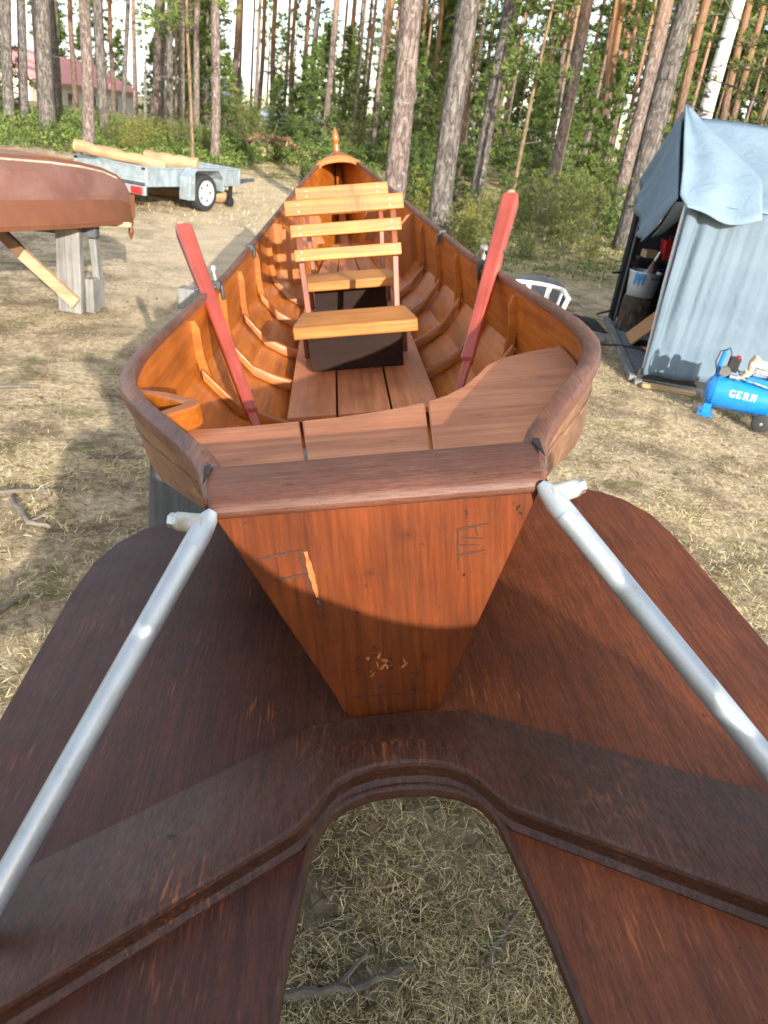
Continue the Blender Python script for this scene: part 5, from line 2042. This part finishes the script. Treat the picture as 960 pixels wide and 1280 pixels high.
KIND = {'g': ('pine_tree', 'bark_g', 'pine'), 'p': ('pine_tree', 'bark_p', 'pine'), 'o': ('pine_tree', 'bark_o', 'pine'), 'b': ('birch_tree', 'birch', 'birch'), 's': ('sapling', 'bark_s', 'sapling')}
TREES = [
 (-12.20,24.09,0.315,0.022,'g','grey pine trunk farthest left, cut by the edge of the picture'),
 (-12.74,26.06,0.292,0.051,'g','slim grey pine just right of the leftmost trunk'),
 (-10.44,22.71,0.424,-0.023,'g','thickest grey pine at the left, in front of the pink-roofed house'),
 (-12.67,28.29,0.264,0.025,'g','slender pale grey pine touching the thickest left trunk'),
 (-8.76,21.27,0.298,0.033,'p','pinkish pine standing directly behind the left end of the trailer'),
 (-9.82,25.14,0.305,-0.030,'g','dark grey pine leaning left, just right of the pinkish trunk behind the trailer'),
 (-13.81,37.54,0.210,0.038,'g','thin dark pine in front of the right end of the pink roof'),
 (-12.30,35.95,0.134,0.017,'b','very thin white birch at the right end of the pink-roofed house'),
 (-9.78,29.42,0.247,0.065,'p','pinkish pine with an orange top, first of the three close trunks behind the trailer'),
 (-11.02,34.27,0.224,0.034,'g','middle one of three close grey trunks behind the trailer'),
 (-9.57,30.54,0.256,0.023,'g','dark straight pine, right one of the three close trunks behind the trailer'),
 (-5.48,19.23,0.090,-0.021,'s','thin crooked tan sapling rising behind the middle of the trailer'),
 (-8.94,31.76,0.237,0.012,'p','slim pale pine right behind the crooked tan sapling'),
 (-6.00,23.24,0.260,-0.001,'p','straight pinkish-grey pine behind the right end of the trailer'),
 (-8.89,36.95,0.276,0.047,'o','red-brown pine standing right of the trailer, against bright sky'),
 (-9.84,46.98,0.263,0.012,'o','slim orange pine above the brush pile'),
 (-8.48,44.19,0.289,-0.007,'o','pale orange pine right of the brush pile'),
 (-5.00,33.63,0.251,0.013,'g','dark pine leaning right, left of the boat bow'),
 (-4.13,31.73,0.266,0.035,'p','brownish pine just left of the carved prow'),
 (-4.99,45.73,0.299,-0.007,'o','short-looking orange pine in the sky gap above the prow'),
 (-2.68,37.91,0.283,0.006,'o','orange-topped pine left of the big pale trunk behind the boat'),
 (-0.48,12.49,0.338,-0.021,'p','big pale pine standing right behind the starboard gunwale'),
 (-4.57,47.78,0.223,-0.016,'b','thin white birch behind the bow of the boat'),
 (-0.49,45.00,0.294,-0.018,'o','far orange pine between the two big trunks behind the boat'),
 (0.24,13.00,0.352,-0.023,'g','big dark grey pine right of the big pale one'),
 (0.78,21.99,0.267,-0.045,'o','orange pine half hidden by the big dark grey trunk'),
 (1.28,21.96,0.348,-0.011,'g','thick grey pine leaning right, above the tip of the starboard oar'),
 (2.00,19.90,0.111,0.020,'s','thin bare leaning sapling just above the starboard oar tip'),
 (2.86,19.79,0.296,0.001,'p','tall pinkish pine behind the juniper thicket'),
 (6.52,33.37,0.249,-0.124,'o','left one of a pair of bright orange pines behind the thicket'),
 (7.05,35.30,0.263,-0.117,'o','right one of a pair of bright orange pines behind the thicket'),
 (4.42,19.51,0.309,-0.013,'p','pale grey leaning pine beside the big dark one near the tent'),
 (5.42,23.38,0.262,-0.009,'p','pinkish pine just behind the pale leaning one near the tent'),
 (4.07,16.51,0.431,0.014,'g','big dark leaning pine closest to the tent'),
 (6.38,23.15,0.259,-0.031,'o','bright orange leaning pine right of the big dark one near the tent'),
 (4.00,13.40,0.250,0.025,'b','white leaning birch rising behind the tent ridge'),
 (8.14,24.73,0.231,-0.047,'o','left orange trunk of the pair behind the white birch'),
 (8.93,26.57,0.223,-0.050,'o','right orange trunk of the pair behind the white birch'),
 (-3.08,51.91,0.290,0.023,'g','far dark pine left of the big pale trunk behind the boat'),
 (-0.23,50.00,0.280,-0.014,'o','far slim orange pine close to the big dark grey trunk'),
 (2.77,39.90,0.298,0.009,'o','far orange pine between the thick grey pine and the bare sapling'),
 (2.18,47.95,0.268,-0.057,'b','far white birch just right of the big dark grey pine'),
 (5.84,43.61,0.285,-0.060,'g','far dark pine left of the tall pinkish one'),
 (9.66,47.01,0.307,-0.065,'o','far orange pine right of the bright orange pair'),
 (-17.22,40.49,0.264,0.021,'o','orange pine in front of the middle of the pink roof'),
 (-17.76,46.73,0.261,0.021,'o','orange pine close to the pink roof, right of its middle'),
 (-9.77,54.13,0.252,0.007,'g','far grey pine right of the pale orange one by the brush pile'),
 (-8.08,47.31,0.265,0.001,'o','far orange pine left of the dark pine near the bow'),
]
for i, (x, y, dia, lean, k, lab) in enumerate(TREES):
    nm, bk, cat = KIND[k]
    z = hgt(x, y)
    e = thing(nm, (x, y, z), lab, cat)
    h = {'b': 11.0, 's': 7.5}.get(k, 18.0)
    mb, pts = trunk_mb(h, dia / 2 * 1.0, lean, i)
    tk = mb.build('trunk', M[bk], e, angle=180)
    if k == 'b':
        src = birch_crown
    elif k == 's':
        src = sap_crown
    else:
        src = crown_src[i % 4]
    c = src.copy()
    COL.objects.link(c)
    c.parent = e
    c.name = 'crown'
    c.rotation_euler = (0, math.atan(lean), (i * 2.4) % 6.28)
    rr = random.Random(i + 50)
    # dead lower branches, each a part
    nb = {'b': 7, 's': 2}.get(k, 5 if y < 24 else 1)
    for j in range(nb):
        mb = MB()
        zz = rr.uniform(1.8, 6.0) if k != 's' else rr.uniform(1, 3)
        a = rr.uniform(0, 6.28)
        ln = rr.uniform(.35, 1.3) * (1.5 if i in (33, 35) else 1)
        p = Vector((lean * zz, 0, zz))
        d = Vector((math.cos(a), math.sin(a), rr.uniform(-.15, .45)))
        q1 = p + d * ln * .5
        q2 = q1 + (d + Vector((rr.gauss(0, .3), rr.gauss(0, .3), rr.gauss(0, .3)))) * ln * .5
        mb.tube([p, q1, q2], [.012, .007, .002], 5)
        for _ in range(3):
            t = rr.uniform(.3, .9)
            s0 = p.lerp(q1, t) if t < .5 else q1.lerp(q2, t - .4)
            mb.tube([s0, s0 + Vector((rr.gauss(0, .2), rr.gauss(0, .2), rr.gauss(0, .15))) * ln], [.004, .0015], 4)
        mb.build('dead_branch', M['twig'], e)
for o in crown_src + [birch_crown, sap_crown]:
    COL.objects.unlink(o)

# shrubs: junipers and small conifers one can tell apart
jun_mesh = {}
for k, (mat, n, per) in {'j': ('juniper', 44, 11), 'y': ('juniper', 52, 12), 'd': ('spruce', 0, 9)}.items():
    jun_mesh[k] = []
    for s in range(2):
        if k == 'd':
            v, mi = spruce_arr(200 + s, 2.0, .75, 80, 7, 13, .085, .014)
        else:
            v, mi = juniper_arr(210 + s + (7 if k == 'y' else 0), 1.0, .9 if k == 'y' else 1.2, n, per, .060, .0095)
        mt = M['juniper'] if k != 'd' else M['spruce']
        o = raw_quads('shrub_source', [mt, M['twig']], v, None, mi)
        COL.objects.unlink(o)
        jun_mesh[k].append(o.data)
yel = leafy('yellow_juniper_needles', [(0, (.10, .12, .025)), (.5, (.20, .215, .045)), (.85, (.30, .29, .07)), (1, (.36, .32, .11))])
for me in jun_mesh['y']:
    me.materials[0] = yel
SHRUBS = [
 (-0.86,13.97,0.70,'y','small yellow-green juniper left of the big pale pine behind the boat'),
 (-0.87,16.98,0.78,'y','yellow-green juniper behind the small one left of the big pale pine'),
 (-0.05,15.50,1.05,'y','bright yellow-green juniper between the two big trunks'),
 (-0.53,19.99,1.48,'d','dark young spruce between the two big trunks'),
 (0.58,12.19,0.78,'y','yellow-green juniper at the foot of the big dark grey pine, over the gunwale'),
 (0.88,13.97,0.90,'y','loose yellowish juniper just left of the starboard oar'),
 (0.62,17.99,1.48,'d','dark young spruce behind the big dark grey pine'),
 (1.31,15.95,0.86,'j','low green juniper behind the starboard oar tip'),
 (1.84,16.90,1.17,'j','green juniper right of the starboard oar tip'),
 (2.18,15.85,1.33,'j','tall ragged juniper, left part of the thicket'),
 (2.53,14.79,1.40,'j','tall ragged juniper, middle and nearest of the thicket'),
 (3.25,17.20,1.48,'j','tall ragged juniper, right part of the thicket'),
 (4.09,19.57,1.25,'j','green juniper left of the pale leaning pine by the tent'),
 (1.69,13.09,0.43,'j','knee-high juniper in front of the thicket'),
 (2.89,13.91,0.47,'y','knee-high yellowish juniper at the right foot of the thicket'),
 (-2.78,29.87,1.40,'j','green juniper behind the bow, right of the carved prow'),
 (-3.64,31.79,1.20,'j','low green juniper right behind the carved prow'),
 (-5.40,32.55,2.00,'d','dark young spruce right of the brush pile'),
 (-6.56,35.40,2.30,'d','dark young spruce straight behind the brush pile'),
 (-5.83,39.58,2.60,'d','farther dark young spruce left of the dark leaning pine'),
 (-5.57,26.42,1.50,'j','loose juniper between the trailer and the brush pile'),
 (-6.54,29.28,1.80,'j','tall juniper at the foot of the red-brown pine'),
 (-7.18,30.16,1.40,'j','green juniper right of the straight pinkish-grey pine'),
 (-6.75,25.11,0.90,'j','low juniper behind the front end of the trailer'),
 (-7.78,25.86,1.10,'j','green juniper left of the crooked tan sapling'),
 (-7.93,24.76,0.90,'y','yellow-green juniper right behind the slanted log'),
 (-8.19,23.62,1.00,'y','yellow-green juniper above the slanted log on the trailer'),
 (-8.21,22.55,0.80,'y','bright low juniper right of the pinkish pine behind the trailer'),
 (-9.27,24.29,0.90,'j','green juniper right behind the pinkish pine'),
 (-13.76,26.65,3.20,'d','dark tall young spruce at the left edge'),
]
for i, (x, y, h, k, lab) in enumerate(SHRUBS):
    me = jun_mesh[k][i % 2]
    o = bpy.data.objects.new({'d': 'young_spruce'}.get(k, 'juniper_bush'), me)
    COL.objects.link(o)
    o.location = (x, y, hgt(x, y))
    s = h / (2.0 if k == 'd' else 1.0)
    o.scale = (s * (1.0 if k == 'd' else .95), s, s)
    o.rotation_euler = (0, 0, i * 1.9)
    tag(o, lab, 'bush' if k != 'd' else 'spruce')

# spruce bough tree behind the tent
v, mi = spruce_arr(301, 4.2, 1.35, 90, 9, 16, .075, .011, .8)
e = thing('young_spruce', (3.85, 10.6, 0), 'young yellow-green spruce right behind the tent roof', 'spruce')
o = raw_quads('crown', [M['juniper'], M['twig']], v, e, mi)
mb = MB()
mb.tube([(0, 0, -.1), (0, 0, 4.1)], [.05, .01], 8)
mb.build('trunk', M['bark_s'], e)

# ground cover along the forest edge
def cover():
    rg = np.random.default_rng(31)
    Vs, mats = [], []
    pos = []
    def patch(n, fx, fy, hmul, mi):
        x, y = fx(n), fy(n)
        pos.append((x, y, np.full(n, hmul), np.full(n, mi)))
    # left bank
    n = 46000
    x = rg.uniform(-17, -5.0, n)
    y = rg.uniform(20.5, 30, n) + np.clip((x + 10) * .25, -1, 2)
    pos.append((x, y, np.where(x < -9.3, .42, .30), np.zeros(n, int)))
    n = 12000
    x = rg.uniform(-7.5, -1.5, n)
    y = rg.uniform(24.5, 36, n)
    pos.append((x, y, np.full(n, .26), np.zeros(n, int)))
    n = 6500
    x = rg.uniform(-.5, 7, n)
    y = rg.uniform(11.6, 26, n)
    pos.append((x, y, np.full(n, .13), np.ones(n, int)))
    n = 1500
    x = rg.uniform(1.2, 5.5, n)
    y = rg.uniform(11.2, 17, n)
    pos.append((x, y, np.full(n, .12), np.ones(n, int)))
    X = np.concatenate([p[0] for p in pos]); Y = np.concatenate([p[1] for p in pos]); Hm = np.concatenate([p[2] for p in pos]); K = np.concatenate([p[3] for p in pos])
    cl = np.sin(X * 1.7 + 1.1 * np.sin(Y * 1.3)) * np.sin(Y * 1.5 + .9 * np.sin(X * 1.9)) + .5 * np.sin(X * 5.1 + Y * 2) * np.sin(Y * 4.3 - X)
    keep = rg.uniform(-1.4, .7, len(X)) < cl + (K == 0) * .7
    X, Y, Hm, K, cl = X[keep], Y[keep], Hm[keep], K[keep], cl[keep]
    n = len(X)
    t = (lambda v: np.clip(v, 0, 1))((Y - 18) / 16)
    Z = .6 * t * t * (3 - 2 * t)
    Hh = Hm * (.45 + .6 * np.clip(cl + .6, 0, 1.4)) * rg.uniform(.15, 1.1, n)
    C = np.stack([X, Y, Z + Hh], 1)
    A = rg.normal(0, 1, (n, 3)); A /= np.linalg.norm(A, axis=1)[:, None]
    B = np.cross(A, rg.normal(0, 1, (n, 3))); B /= np.linalg.norm(B, axis=1)[:, None] + 1e-6
    s = rg.uniform(.018, .046, n)[:, None] * np.where(K == 0, 1.15, .75)[:, None]
    o = quads_obj('ground_cover', M['cover'], C, A * s, B * s * .55)
    tag(o, 'low bright green berry shrubs carpeting the forest edge', None, None, 'stuff')
    # dry grass tufts and litter on the forest floor to the right
    n = 30000
    x = np.concatenate([rg.uniform(-.5, 8, n // 2), rg.uniform(-7, 0, n // 2)])
    y = np.concatenate([rg.uniform(10.5, 24, n // 2), rg.uniform(12, 25, n // 2)])
    az = rg.uniform(0, 6.28, n)
    ln = rg.uniform(.04, .10, n)
    d = np.stack([np.cos(az), np.sin(az), rg.uniform(.1, 1.1, n)], 1)
    d /= np.linalg.norm(d, axis=1)[:, None]
    sd = np.stack([-np.sin(az), np.cos(az), np.zeros(n)], 1)
    t = np.clip((y - 18) / 16, 0, 1)
    P = np.stack([x, y, .6 * t * t * (3 - 2 * t)], 1)
    w = rg.uniform(.0025, .006, n)[:, None]
    V = np.stack([P - sd * w, P + sd * w, P + d * ln[:, None] + sd * w * .3, P + d * ln[:, None] - sd * w * .3], 1)
    o = raw_quads('forest_grass', M['straw'], V.reshape(-1, 3))
    tag(o, 'pale dry grass tufts on the forest floor', None, None, 'stuff')
cover()

# the far wood
def far_wood():
    rg = np.random.default_rng(91)
    src = [pine_crown_arr(500 + k, 15.0 + k, 4.5 + .7 * k, 2.6, 46, 6, 10, .34, .08) for k in range(4)]
    spr = [spruce_arr(520 + k, 9.0, 1.7, 64, 6, 8, .42, .10, .5) for k in range(2)]
    sml = [spruce_arr(530 + k, 4.2, 1.05, 60, 6, 12, .16, .032, .3) for k in range(2)]
    Vs, ms = [], []
    def put(arr, x, y, s, rz, z, fm=0):
        v, mi = arr
        c, sn = math.cos(rz), math.sin(rz)
        w = np.empty_like(v)
        w[:, 0] = (v[:, 0] * c - v[:, 1] * sn) * s + x
        w[:, 1] = (v[:, 0] * sn + v[:, 1] * c) * s + y
        w[:, 2] = v[:, 2] * s + z
        Vs.append(w)
        m_ = np.asarray(mi).copy()
        m_[m_ == 0] = fm
        ms.append(m_)
    def stem(x, y, z, h, r):
        n = 6
        for k in range(n):
            a, b = 2 * math.pi * k / n, 2 * math.pi * (k + 1) / n
            p = np.array([[x + r * math.cos(a), y + r * math.sin(a), z], [x + r * math.cos(b), y + r * math.sin(b), z], [x + r * .3 * math.cos(b), y + r * .3 * math.sin(b), z + h], [x + r * .3 * math.cos(a), y + r * .3 * math.sin(a), z + h]])
            Vs.append(p)
            ms.append(np.array([2]))
    cnt = 0
    for i in range(260):
        ang = rad(rg.uniform(-36, 34))
        D = rg.uniform(48, 115)
        deg = math.degrees(ang)
        gap = -15 < deg < -4
        if gap and (D < 70 or rg.uniform() < .40):
            continue
        if deg < -17 and (D < 80 or rg.uniform() < .15):
            continue
        x, y = D * math.sin(ang), D * math.cos(ang)
        z = hgt(x, y)
        s = rg.uniform(.8, 1.1) * (.78 if gap else 1)
        if rg.uniform() < .72:
            put(src[i % 4], x, y, s, rg.uniform(0, 6.28), z)
            stem(x, y, z, 14 * s, rg.uniform(.11, .16))
        else:
            put(spr[i % 2], x, y, s, rg.uniform(0, 6.28), z)
            stem(x, y, z, 8 * s, .1)
        cnt += 1
    # younger growth nearer, mostly to the right
    for i in range(46):
        deg = rg.uniform(-2, 34) if i < 34 else rg.uniform(-15, -2)
        D = rg.uniform(25, 50)
        x, y = D * math.sin(rad(deg)), D * math.cos(rad(deg))
        s = rg.uniform(.55, 1.25)
        put(sml[i % 2], x, y, s * .9, rg.uniform(0, 6.28), hgt(x, y), 3 if i % 3 else 0)
    for i in range(15):
        deg = rg.uniform(0, 34)
        D = rg.uniform(32, 55)
        x, y = D * math.sin(rad(deg)), D * math.cos(rad(deg))
        put(src[i % 4], x, y, rg.uniform(.6, .95), rg.uniform(0, 6.28), hgt(x, y))
        stem(x, y, hgt(x, y), 12, .1)
    jn = [juniper_arr(540 + k, 1.0, 1.3, 26, 9, .10, .022) for k in range(2)]
    for i in range(90):
        deg = rg.uniform(-13, 34)
        D = rg.uniform(19, 42)
        x, y = D * math.sin(rad(deg)), D * math.cos(rad(deg))
        put(jn[i % 2], x, y, rg.uniform(.5, 1.3), rg.uniform(0, 6.28), hgt(x, y), 3)
    for i in range(70):
        deg = rg.uniform(-6, 34) if i < 50 else rg.uniform(-36, -6)
        D = rg.uniform(30, 62)
        x, y = D * math.sin(rad(deg)), D * math.cos(rad(deg))
        stem(x, y, hgt(x, y), 16, rg.uniform(.05, .12))
    V = np.concatenate(Vs)
    o = raw_quads('distant_wood', [M['needle'], M['twig'], M['bark_p'], M['fresh']], V, None, np.concatenate(ms))
    tag(o, 'dense pine wood filling the background', None, None, 'stuff')
far_wood()

# brush pile with a cut log end
def brush():
    e = thing('brush_pile', (-4.95, 25.4, hgt(-4.95, 25.4)), 'heap of cut green branches at the forest edge by the path', 'brush pile')
    rg = np.random.default_rng(8)
    V, mi = [], []
    for i in range(90):
        az = rg.uniform(0, 6.28)
        r = rg.uniform(0, .9)
        b = np.array([r * math.cos(az), r * math.sin(az) * .7, rg.uniform(.05, .55) * (1 - r * .6)])
        a2 = rg.uniform(0, 6.28)
        foliage_branch(V, mi, rg, b, np.array([math.cos(a2), math.sin(a2), rg.uniform(-.1, .35)]), rg.uniform(.4, .9), 4, 9, .16, .035, .1)
    o = raw_quads('branches', [M['cover'], M['twig']], np.concatenate(V), e, mi)
    V, mi = [], []
    for i in range(22):
        a2 = rg.uniform(0, 6.28)
        foliage_branch(V, mi, rg, np.array([rg.uniform(-.3, .6), rg.uniform(-.3, .3), rg.uniform(.35, .6)]), np.array([math.cos(a2), math.sin(a2), .2]), .5, 3, 9, .13, .035, .1)
    raw_quads('withered_branches', [M['leaf'], M['twig']], np.concatenate(V), e, mi)
    p = (-4.98, 24.5, hgt(-4.98, 24.5) + .30)
    l = thing('log', p, 'sawn log with a round pale end sticking out of the brush pile', 'log')
    mb = MB()
    mb.tube([(0, 0, 0), (.15, 1.0, .04), (.3, 1.7, .05)], [.15, .148, .14], 16, cap=False)
    mb.build('bole', M['bark_o'], l)
    mb = MB()
    mb.tube([(-.0015, -.01, 0), (0, .004, 0)], .149, 16)
    mb.build('cut_end', M['log_end'], l)
brush()

# ------------------------------------------------------------------ houses beyond the trees
def house(name, loc, rz, ln, wd, eave, ridge, wall, roof, label, wins, hip=0.0):
    e = thing(name, loc, label, 'house', rz=rz)
    mb = MB()
    mb.box((ln / 2, wd / 2, eave / 2 - .6), (ln, wd, eave + 1.2))
    mb.prism([(0, eave), (wd, eave), (wd / 2, ridge - .1)], .0, ln, lambda a, b, t: (t, a, b))
    mb.build('wall', wall, e)
    mb = MB()
    ov = .45
    sl = (ridge - eave) / (wd / 2)
    for s in (0, 1):
        y0, y1 = (-ov, wd / 2) if s == 0 else (wd + ov, wd / 2)
        z0 = eave - ov * sl
        P = [(-ov, y0, z0), (ln + ov, y0, z0), (ln + ov, y1, ridge), (-ov, y1, ridge)]
        mb.add(P + [(a, b, c + .14) for a, b, c in P], [(0, 1, 2, 3), (7, 6, 5, 4), (0, 4, 5, 1), (1, 5, 6, 2), (2, 6, 7, 3), (3, 7, 4, 0)])
        # standing seams
        nseam = int(ln / .8)
        for k in range(nseam + 1):
            x = -ov + (ln + 2 * ov) * k / nseam
            mb.bar((x, y0, z0 + .15), (x, y1, ridge + .15), .04, .05)
    mb.build('roof', roof, e)
    for x, z, w, h in wins:
        mb = MB()
        mb.box((x, -.03, z), (w + .16, .06, h + .16))
        f = mb.build('window', M['white'], e)
        mb = MB()
        mb.box((x, -.065, z), (w, .02, h))
        mb.build('pane', plain('window_glass', (.05, .07, .09), .08), f)
    return e
yellow = plain('pale_yellow_wall', (.80, .76, .60), .8, 0, .06, 3)
pinkroof = plain('pink_metal_roof', (.60, .27, .25), .6, 0, .08, 2, spec=.3)
house('row_house', (-23.2, 48.5, -.65), rad(96), 24, 7, 2.25, 3.75, yellow, pinkroof, 'long pale yellow house with a pink metal roof behind the trees at left', [(2.5, 1.1, 1.2, 1.1), (7, 1.1, 1.2, 1.1), (12, 1.1, 1.2, 1.1), (18, 1.1, 1.2, 1.1)])
white_w = plain('white_house_wall', (.72, .72, .70), .8, 0, .05, 3)
house('white_house', (-22.6, 78, -.9), rad(12), 4.2, 6, 3.2, 4.4, white_w, plain('grey_roof', (.42, .42, .44), .6), 'small white house with a dark window seen between the trunks', [(1.4, 2.2, .8, 1.1)])
house('red_roofed_shed', (-22.6, 70, -.9), rad(4), 6.5, 3.0, 1.5, 2.2, white_w, plain('brick_red_roof', (.34, .11, .07), .7), 'low shed with a brick red roof in front of the white house', [])
house('white_shed', (-13.6, 66, -.9), rad(-6), 5.6, 4, 1.9, 2.5, white_w, plain('pale_metal_roof', (.62, .66, .70), .5, .2), 'low white shed with a pale roof behind the brush pile', [(1.2, 1.1, .7, .7), (3.6, 1.1, .7, .7)])

# ------------------------------------------------------------------ unseen photographer and an added second person, shaped to shade the stern
def person(PX, PY, lab, raised, jacket, k=1.0, tilt=0.0, wide=1.0):
    e = thing('person', (PX, PY, 0), lab, 'person')
    e.scale = (k, k, k)
    J, E_, Rr = [], [], []
    def j(p, r, parent=None):
        J.append(p)
        Rr.append(r)
        if parent is not None:
            E_.append((parent, len(J) - 1))
        return len(J) - 1
    pel = j((0, 0, .95), (.19, .13))
    wst = j((0, .01, 1.10), (.185, .135), pel)
    ch = j((0, .0, 1.32), (.20, .14), wst)
    nk = j((tilt * .5, .01, 1.49), (.065, .065), ch)
    hd = j((tilt * .85, .035, 1.585), (.075, .085), nk)
    hd2 = j((tilt * 1.1, .045, 1.68), (.080, .095), hd)
    j((tilt * 1.25, .03, 1.755), (.055, .065), hd2)
    for s in (-1, 1):
        sh = j((s * .19 * wide, .0, 1.42), (.065, .065), ch)
        if raised:
            hand = Vector(((-PX + s * .085) / k, (-PY - .10) / k, 1.60 / k))
            el = Vector((s * .24, .10, 1.26)).lerp(hand, .38)
        else:
            hand = Vector((s * .30, .06, .82))
            el = Vector((s * .30, -.02, 1.12))
        e1 = j(tuple(el), (.048, .048), sh)
        w1 = j(tuple(Vector(el).lerp(hand, .88)), (.030, .030), e1)
        pm = j(tuple(hand), (.034, .022), w1)
        for k in range(4):
            f0 = hand + Vector((s * .012, .03, .035 - .022 * k))
            a = j(tuple(f0), (.010, .010), pm)
            b = j(tuple(f0 + Vector((-s * .02, .022, .004))), (.009, .009), a)
            j(tuple(f0 + Vector((-s * .045, .012, .004))), (.008, .008), b)
        t0 = j(tuple(hand + Vector((-s * .02, -.02, .02))), (.011, .011), pm)
        j(tuple(hand + Vector((-s * .045, -.022, .03))), (.009, .009), t0)
        hp = j((s * .10, 0, .86), (.095, .10), pel)
        kn = j((s * .12, .02, .48), (.062, .065), hp)
        an = j((s * .13, -.02, .09), (.042, .045), kn)
        j((s * .14, .13, .04), (.042, .035), an)
    me = bpy.data.meshes.new('body')
    me.from_pydata(J, E_, [])
    me.materials.append(jacket)
    o = bpy.data.objects.new('body', me)
    COL.objects.link(o)
    o.parent = e
    md = o.modifiers.new('skin', 'SKIN')
    for v, r in zip(me.skin_vertices[0].data, Rr):
        v.radius = r
    me.skin_vertices[0].data[0].use_root = True
    sb = o.modifiers.new('sub', 'SUBSURF')
    sb.levels = sb.render_levels = 2
    mb = MB()
    mb.lathe([(.0, .12), (.05, .112), (.088, .07), (.095, .02), (.092, -.03), (.0, -.03)], (tilt * 1.15, .025, 1.68), 'z', 20)
    mb.build('hair', plain('dark_hair', (.03, .02, .014), .7, 0, .3, 60), e)
    mb = MB()
    mb.loft([[Vector((w * math.cos(2 * math.pi * q / 24) * wide, d * math.sin(2 * math.pi * q / 24), z)) for q in range(24)] for z, w, d in ((.42, .27, .20), (.7, .26, .19), (.95, .25, .18), (1.12, .24, .17), (1.3, .25, .17), (1.40, .22, .14), (1.45, .13, .10))])
    mb.build('coat', jacket, e)  # long wide coat, shaped to fill out the shadow on the stern
    if not raised:
        return
    ph = thing('phone', (0, -.115, 1.62), 'black phone held up in front of the person', 'phone')
    mb = MB()
    mb.box((0, 0, 0), (.16, .009, .076))
    mb.build('case', M['black'], ph, bevel=.006)
person(.90, -.50, 'unseen person in a dark jacket holding a phone up, widened to shade the stern', True, M['jacket'], .955, .14, 1.46)
person(.375, -.64, 'unseen person in a grey jacket, added behind the motor cut-out to shade the port wing', False, plain('grey_jacket', (.10, .105, .11), .8, 0, .2, 30), .97, -.06, 1.5)
